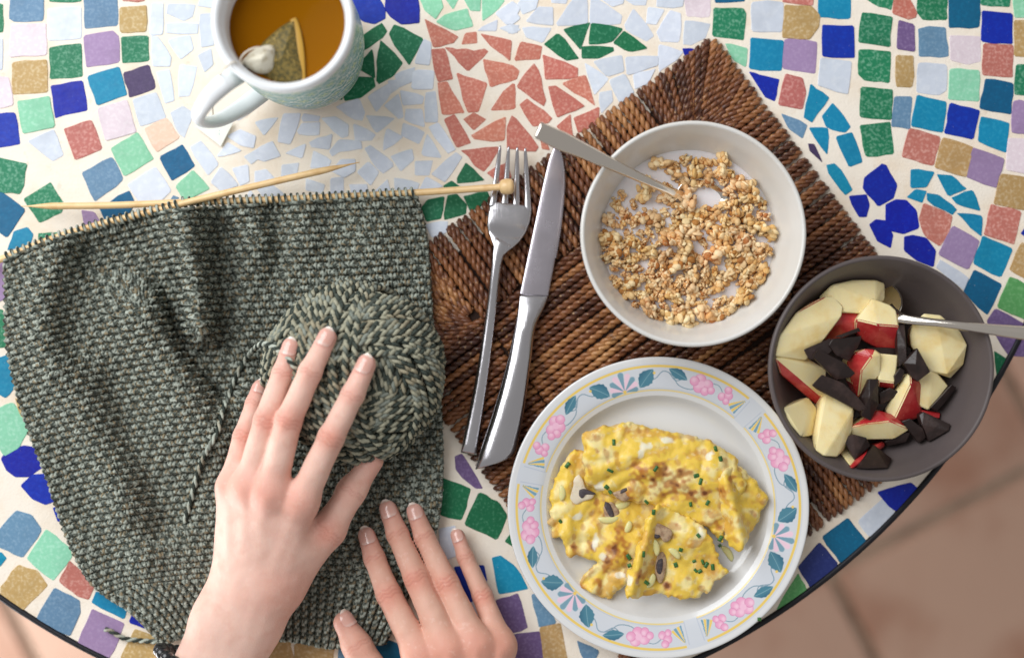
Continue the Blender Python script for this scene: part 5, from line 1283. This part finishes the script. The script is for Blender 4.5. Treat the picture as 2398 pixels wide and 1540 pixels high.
# cast-on tail
bag = Bag()
plied(spline(Wn([(246, 1472, 2.8), (262, 1478, 3.4), (292, 1494, 3.0), (330, 1499, 3.0), (372, 1502, 4.5)]), 60), bag, .0017, .0085)
link('yarn_tail', bag.mesh('yarn_tail'), m_yarn.m, knit)

# ------------------------------------------------------------------ ball of yarn
BCEN = W(829, 872, 0.042); BRX, BRY, BRZ = 0.0585, 0.0565, 0.034
ball = empty('yarn_ball', (BCEN[0], BCEN[1], .008), 'large wound ball of green grey two ply wool under the hand', 'yarn ball')
by = np.random.default_rng(33)
bag = Bag()
axes = [(0.1, 0.2, 1), (1, 0.2, .5), (-.3, 1, .7), (.7, -.8, .75), (-.9, .3, .45), (.3, .9, .25), (1, .6, 1.1), (-.55, -.6, .7), (.25, -1.0, .35), (.8, .1, .3)]
layer = 0
for gi, ax in enumerate(axes):
    n = np.array(ax, float); n /= np.linalg.norm(n)
    e1_ = np.cross(n, (0.3, 0.2, 1.0)); e1_ /= np.linalg.norm(e1_); e2_ = np.cross(n, e1_)
    cnt = 11 if gi < 4 else 9
    off0 = by.uniform(-.25, .25) if gi else 0
    for k in range(cnt):
        o_ = off0 + (k - (cnt - 1) / 2) * 0.086
        if abs(o_) > .93: continue
        th_ = np.linspace(0, 2 * np.pi, 180) + by.uniform(0, 6)
        wob = .028 * np.sin(th_ * 2 + by.uniform(0, 6)) + .012 * np.sin(th_ * 3 + by.uniform(0, 6))
        oo = np.clip(o_ + wob, -.97, .97)
        rr_ = np.sqrt(1 - oo ** 2)
        lay = 0.83 + .021 * gi + by.uniform(-.008, .008)
        p = (rr_[:, None] * (np.cos(th_)[:, None] * e1_ + np.sin(th_)[:, None] * e2_) + oo[:, None] * n) * lay
        p = p * np.array([BRX, BRY, BRZ]) + BCEN
        p[:, 2] = np.maximum(p[:, 2], 0.008)
        plied(p, bag, .00232, .0080, up=tuple(n), na=5, phase=by.uniform(0, 6), cols=(np.array(lin(164, 162, 142)), np.array(lin(66, 73, 67))))
o = link('windings', bag.mesh('windings'), m_yarn.m, ball); o['kind'] = 'stuff'
v = ICO2[0] * np.array([BRX, BRY, BRZ]) * .93 + BCEN
link('core', mesh_np('core', v, ICO2[1]), Mat('ball_core', lin(44, 48, 44), .95).m, ball)
bag = Bag()
plied(spline(Wn([(700, 866, 74), (684, 852, 76), (672, 838, 72), (640, 812, 60), (610, 806, 46), *[(x_, y_, float(cloth_z(np.array([x_ * 1.0]), np.array([y_ * 1.0]))[0]) * 1e3 + 4.2) for x_, y_ in ((578, 838), (560, 868), (540, 915), (522, 960), (510, 1010), (488, 1050), (468, 1095), (455, 1140), (446, 1175), (432, 1222))]]), 200), bag, .00185, .0095)
link('working_strand', bag.mesh('working_strand'), m_yarn.m, ball)

# ------------------------------------------------------------------ hands
m_hand = Mat('skin', lin(226, 186, 166), 0.48, spec=.35, sss=.12, sss_r=(.0045, .0018, .0010)).vcol()
m_hand.speck(lin(214, 152, 132), 95, .48, .75, .30).speck(lin(206, 138, 120), 34, .5, .75, .25).speck(lin(240, 210, 194), 260, .55, .75, .25).bump(1300, .0004, .5).bump(300, .0006, .25)
m_nail = Mat('fingernail', lin(232, 190, 182), 0.16, coat=.5, sss=.15, sss_r=(.003, .0015, .001)).vcol().m
def make_hand(name, label, parent, fingers, palm, thumb, arm, blobs, box, nails, skin=(232, 192, 176)):
    """fingers: list of joints [(x,y,z,r) tip, dip, pip, mcp]"""
    def J(q): return W(q[0], q[1], q[2] * 1e-3), q[3] * 1e-3
    h = 0.00105
    allp = np.array([J(q)[0] for fch in fingers + [thumb] + palm + arm for q in fch])
    lo = allp.min(0) - .026; hi = allp.max(0) + .026
    lo = np.maximum(lo, np.array([-9, box, -9]))
    G = vgrid(lo, hi, h)
    sh = G.shape[:3]; G = G.reshape(-1, 3)
    def chain(ch, k=.003):
        d = None
        for i in range(len(ch) - 1):
            (a_, ra), (b_, rb) = J(ch[i]), J(ch[i + 1])
            e = cone_sd(G, a_, b_, ra, rb)
            d = e if d is None else smin(d, e, k)
        return d
    P = None
    for ch in palm:
        e = chain(ch, .006); P = e if P is None else smin(P, e, .012)
    for ch in arm:
        P = smin(P, chain(ch, .01), .016)
    P = smin(P, chain(thumb, .006), .011)
    for q in blobs:
        c, r = J(q); P = smin(P, np.linalg.norm(G - c, axis=1) - r, .008)
    Fd = None
    for ch in fingers:
        e = chain(ch, .0025)
        # small swelling at the knuckles
        for q in ch[1:3]:
            pass
        Fd = e if Fd is None else smin(Fd, e, .0012)
    D = smin(P, Fd, .0075)
    F = D.reshape(sh)
    F[:, :, [0, -1]] = 1; F[[0, -1]] = 1; F[:, -1] = 1; F[:, 0] = 1
    V, Q = surface_nets(F, lo, h)
    # colour and creases
    base = np.array(lin(*skin)); red = np.array(lin(214, 134, 114)); pink = np.array(lin(220, 152, 138))
    c = np.tile(base, (len(V), 1)); disp = np.zeros(len(V))
    upv = np.zeros(len(V))
    def mx(t, cc):
        nonlocal c
        c = c * (1 - t[:, None]) + cc * t[:, None]
    for ch in fingers + [thumb]:
        js = [J(q) for q in ch]
        d = np.linalg.norm(V - js[0][0], axis=1); mx(np.exp(-(d / .012) ** 2) * .6, pink)
        for ji, amt in ((1, .34), (2, .75), (3, .6)):
            if ji >= len(js): continue
            d = np.linalg.norm(V - js[ji][0] - np.array([0, 0, js[ji][1] * .8]), axis=1)
            mx(np.exp(-(d / (js[ji][1] * (1.0 if ji < 3 else 1.2))) ** 2) * amt, red)
        for ji in (1, 2):
            if ji + 1 >= len(js): continue
            ax = js[ji - 1][0] - js[ji + 1][0]; ax /= np.linalg.norm(ax)
            rel = V - js[ji][0]; s = rel @ ax; r = np.linalg.norm(rel, axis=1)
            dors = sstep(.2, .7, rel[:, 2] / (js[ji][1] + 1e-9))
            near = np.exp(-(r / (js[ji][1] * 1.35)) ** 4)
            ln = 0
            for o_ in ((-.0026, 0, .0026) if ji == 2 else (-.0011, .0011)):
                ln = ln + np.exp(-((s - o_ + .0006 * np.sin(rel @ np.cross(ax, (0, 0, 1)) * 900)) / .0006) ** 2)
            disp += -.00045 * ln * dors * near
            mx(np.clip(ln * dors * near, 0, 1) * .55, np.array(lin(180, 102, 88)))
    # nails first: the skin reddens along their folds
    nail_me = []; nail_edge = []
    for ch, roll, ln, wid in nails:
        (tp, rt), (dp, rd) = J(ch[0]), J(ch[1])
        ax = tp - dp; L = np.linalg.norm(ax); ax /= L
        up = np.array([math.sin(roll), 0, math.cos(roll)]); 
        sd0 = np.cross(ax, (0, 0, 1)); sd0 /= np.linalg.norm(sd0); up0 = np.cross(sd0, ax)
        up = up0 * math.cos(roll) + sd0 * math.sin(roll); sd = np.cross(ax, up)
        ns, nw = 18, 13
        VV = []; CC = []
        for layer_ in (0, 1):
            for i in range(ns):
                s = i / (ns - 1)
                xx = -ln * .0006 * 0 + (rt * .92 - ln * (1 - s) * 1e-3 + .0012)
                rloc = rt + (rd - rt) * np.clip(-xx / L, 0, 1)
                # rounded ends
                endw = math.sqrt(max(0, 1 - (max(0, s - .55) / .47) ** 2)) * math.sqrt(max(0.0, 1 - (max(0, .30 - s) / .34) ** 2))
                for j in range(nw):
                    q = (j / (nw - 1) * 2 - 1) * wid * endw
                    R_ = rloc * 1.0
                    drop = 0 if xx < 0 else (R_ - math.sqrt(max(0, R_ * R_ - min(xx, R_ * .9) ** 2))) * .55
                    rr_ = R_ + .00030 - drop - layer_ * .0005
                    VV.append(tp + ax * xx + up * (rr_ * math.cos(q)) + sd * (rr_ * math.sin(q)))
                    tipc = sstep(.86, .92, np.array(s + .05 * abs(j / (nw - 1) * 2 - 1)))
                    luna = .3 * sstep(.20, .08, np.array(s))
                    cc = np.array(lin(226, 172, 158)); cc = cc + (np.array(lin(240, 222, 214)) - cc) * luna; cc = cc + (np.array(lin(236, 218, 206)) - cc) * float(tipc)
                    CC.append(cc)
        f0 = grid_faces(ns, nw); f1 = grid_faces(ns, nw)[:, ::-1] + ns * nw
        me2 = mesh_np('fingernail', np.array(VV), np.vstack([f0, f1]), np.array(CC))
        nail_me.append(me2); A3 = np.array(VV)[:ns * nw].reshape(ns, nw, 3); nail_edge += [A3[:14, 0], A3[:14, -1], A3[0]]
    for E in nail_edge:
        for q in E:
            m = np.abs(V - q).max(1) < .003
            if m.any():
                t = np.zeros(len(V)); t[m] = np.exp(-(np.linalg.norm(V[m] - q, axis=1) / .0010) ** 2) * .22
                mx(t, np.array(lin(196, 120, 108)))
    for ch in palm[:4]:
        (a_, ra), (b_, rb) = J(ch[0]), J(ch[1])
        d_ = b_ - a_; t = ((V - a_) @ d_) / (d_ @ d_); q = V - (a_ + np.clip(t, 0, 1)[:, None] * d_)
        lat = np.hypot(q[:, 0], q[:, 1])
        disp += .0009 * np.exp(-(lat / .0030) ** 2) * sstep(-.05, .1, t) * sstep(.95, .35, t) * (q[:, 2] > 0)
    # faint tendons and veins on the back of the hand
    me = mesh_np('hand', V, Q, None)
    nrm = np.zeros(len(V) * 3, dtype=np.float32); me.vertex_normals.foreach_get('vector', nrm); nrm = nrm.reshape(-1, 3)
    disp += .00012 * wavy(V, .012, 4)
    V2 = V + nrm * disp[:, None]
    mx(sstep(.2, 1.0, wavy(V, .03, 8)) * .12, pink)
    me.vertices.foreach_set('co', V2.astype(np.float32).ravel()); setcol(me, c); me.update()
    hand = link('hand', me, m_hand.m, parent); hand['label'] = label
    for me2 in nail_me: link('fingernail', me2, m_nail, hand)
    return hand

person = empty('person', W(800, 1600, .02), 'person whose two bare hands rest on the yarn ball and the knitting', 'person')
LI = [(858, 853, 80, 6.0), (826, 924, 81, 7.2), (776, 1022, 77, 8.2), (706, 1172, 66, 9.6)]
LM = [(766, 791, 76, 6.0), (727, 870, 79, 7.2), (676, 984, 76, 8.3), (634, 1150, 68, 9.8)]
LRg = [(681, 813, 67, 5.7), (664, 872, 68, 6.9), (624, 984, 68, 8.0), (582, 1140, 62, 9.4)]
LL = [(607, 909, 42, 5.0), (596, 946, 46, 5.8), (572, 1020, 52, 6.9), (543, 1140, 52, 8.6)]
LT = [(872, 1078, 42, 7.2), (824, 1148, 44, 8.6), (768, 1240, 45, 10.6), (660, 1360, 40, 15.0)]
make_hand('hand', 'bare hand spread over the yarn ball, palm down', person, [LI, LM, LRg, LL],
    [[(*LI[3][:3], 9.6), (640, 1360, 46, 14)], [(*LM[3][:3], 10), (605, 1365, 48, 14)], [(*LRg[3][:3], 9.6), (572, 1370, 46, 13.5)], [(*LL[3][:3], 9.2), (545, 1372, 42, 13)], [(690, 1280, 50, 11), (630, 1370, 44, 15)]],
    LT, [[(582, 1375, 44, 17), (518, 1450, 44, 17.5), (432, 1650, 48, 19)], [(625, 1380, 42, 17), (592, 1460, 42, 17.5), (508, 1650, 46, 18)]],
    [(703, 1176, 67, 8.0), (634, 1156, 69, 8.0), (582, 1146, 63, 7.4)], -.245,
    [(LI, -.25, 12.5, 1.0), (LM, -.18, 12.5, 1.0), (LRg, -.1, 11.5, 1.0), (LL, .2, 10, 1.0)])
RI = [(859, 1254, 16, 5.9), (877, 1306, 19, 7.0), (910, 1390, 24, 8.2), (985, 1535, 34, 10.0)]
RMd = [(909, 1192, 15, 6.0), (931, 1250, 18, 7.1), (975, 1352, 25, 8.3), (1050, 1520, 36, 10.2)]
RR = [(972, 1198, 14, 5.7), (994, 1256, 17, 6.7), (1046, 1364, 24, 7.9), (1116, 1510, 34, 9.6)]
RL = [(1072, 1254, 10, 4.7), (1090, 1304, 13, 5.5), (1130, 1394, 18, 6.6), (1172, 1510, 28, 8.6)]
RT = [(806, 1456, 20, 7.2), (836, 1512, 22, 9.0), (892, 1600, 26, 11.5), (985, 1720, 30, 15)]
make_hand('hand', 'bare hand lying flat at the lower edge, thumb tucked beside the ribbing', person, [RI, RMd, RR, RL],
    [[(*RI[3][:3], 10.4), (1050, 1760, 36, 14)], [(*RMd[3][:3], 10.6), (1085, 1760, 38, 14)], [(*RR[3][:3], 10.0), (1120, 1760, 36, 14)], [(*RL[3][:3], 9.0), (1150, 1760, 32, 13)]],
    RT, [[(1090, 1760, 34, 18), (1100, 1960, 40, 19)], [(1125, 1760, 34, 17), (1150, 1960, 40, 18)]],
    [(985, 1535, 35, 8), (1050, 1520, 37, 8), (1116, 1508, 35, 7.6), (1172, 1510, 29, 6.8)], -.36,
    [(RI, .10, 12.5, 1.0), (RMd, .05, 12.5, 1.0), (RR, .0, 11.5, 1.0), (RL, -.15, 9.5, 1.0), (RT, .9, 12, .9)], skin=(220, 174, 154))  # skin darker than the other hand's: its dimmer light put into the colour

# ------------------------------------------------------------------ bead bracelet at the wrist
br_c = W(488, 1562, .045)
brace = empty('bracelet', br_c, 'black bead bracelet round the wrist at the table edge', 'bracelet')
m_bead = Mat('black_bead', (.012, .012, .014), .22, coat=.5).m
bv, bf = ico(3)
bme = mesh_np('bead', bv * .0042, bf)
axd = np.array([-.35, -.93, 0]); sdv = np.array([.93, -.35, 0])
for k in range(26):
    a_ = 2 * np.pi * k / 26
    o = link('bead', bme, m_bead, brace)
    o.location = tuple(br_c + sdv * .0335 * math.cos(a_) + np.array([0, 0, 1]) * .0255 * math.sin(a_) + axd * .002 * math.sin(2 * a_))
v, f = sweep(np.array([br_c + sdv * .0335 * math.cos(q) + np.array([0, 0, 1]) * .0255 * math.sin(q) for q in np.linspace(0, 2 * np.pi, 60)]), .0007, .0007, up=tuple(axd), n=6)
link('cord', mesh_py('cord', v, f), m_bead, brace)
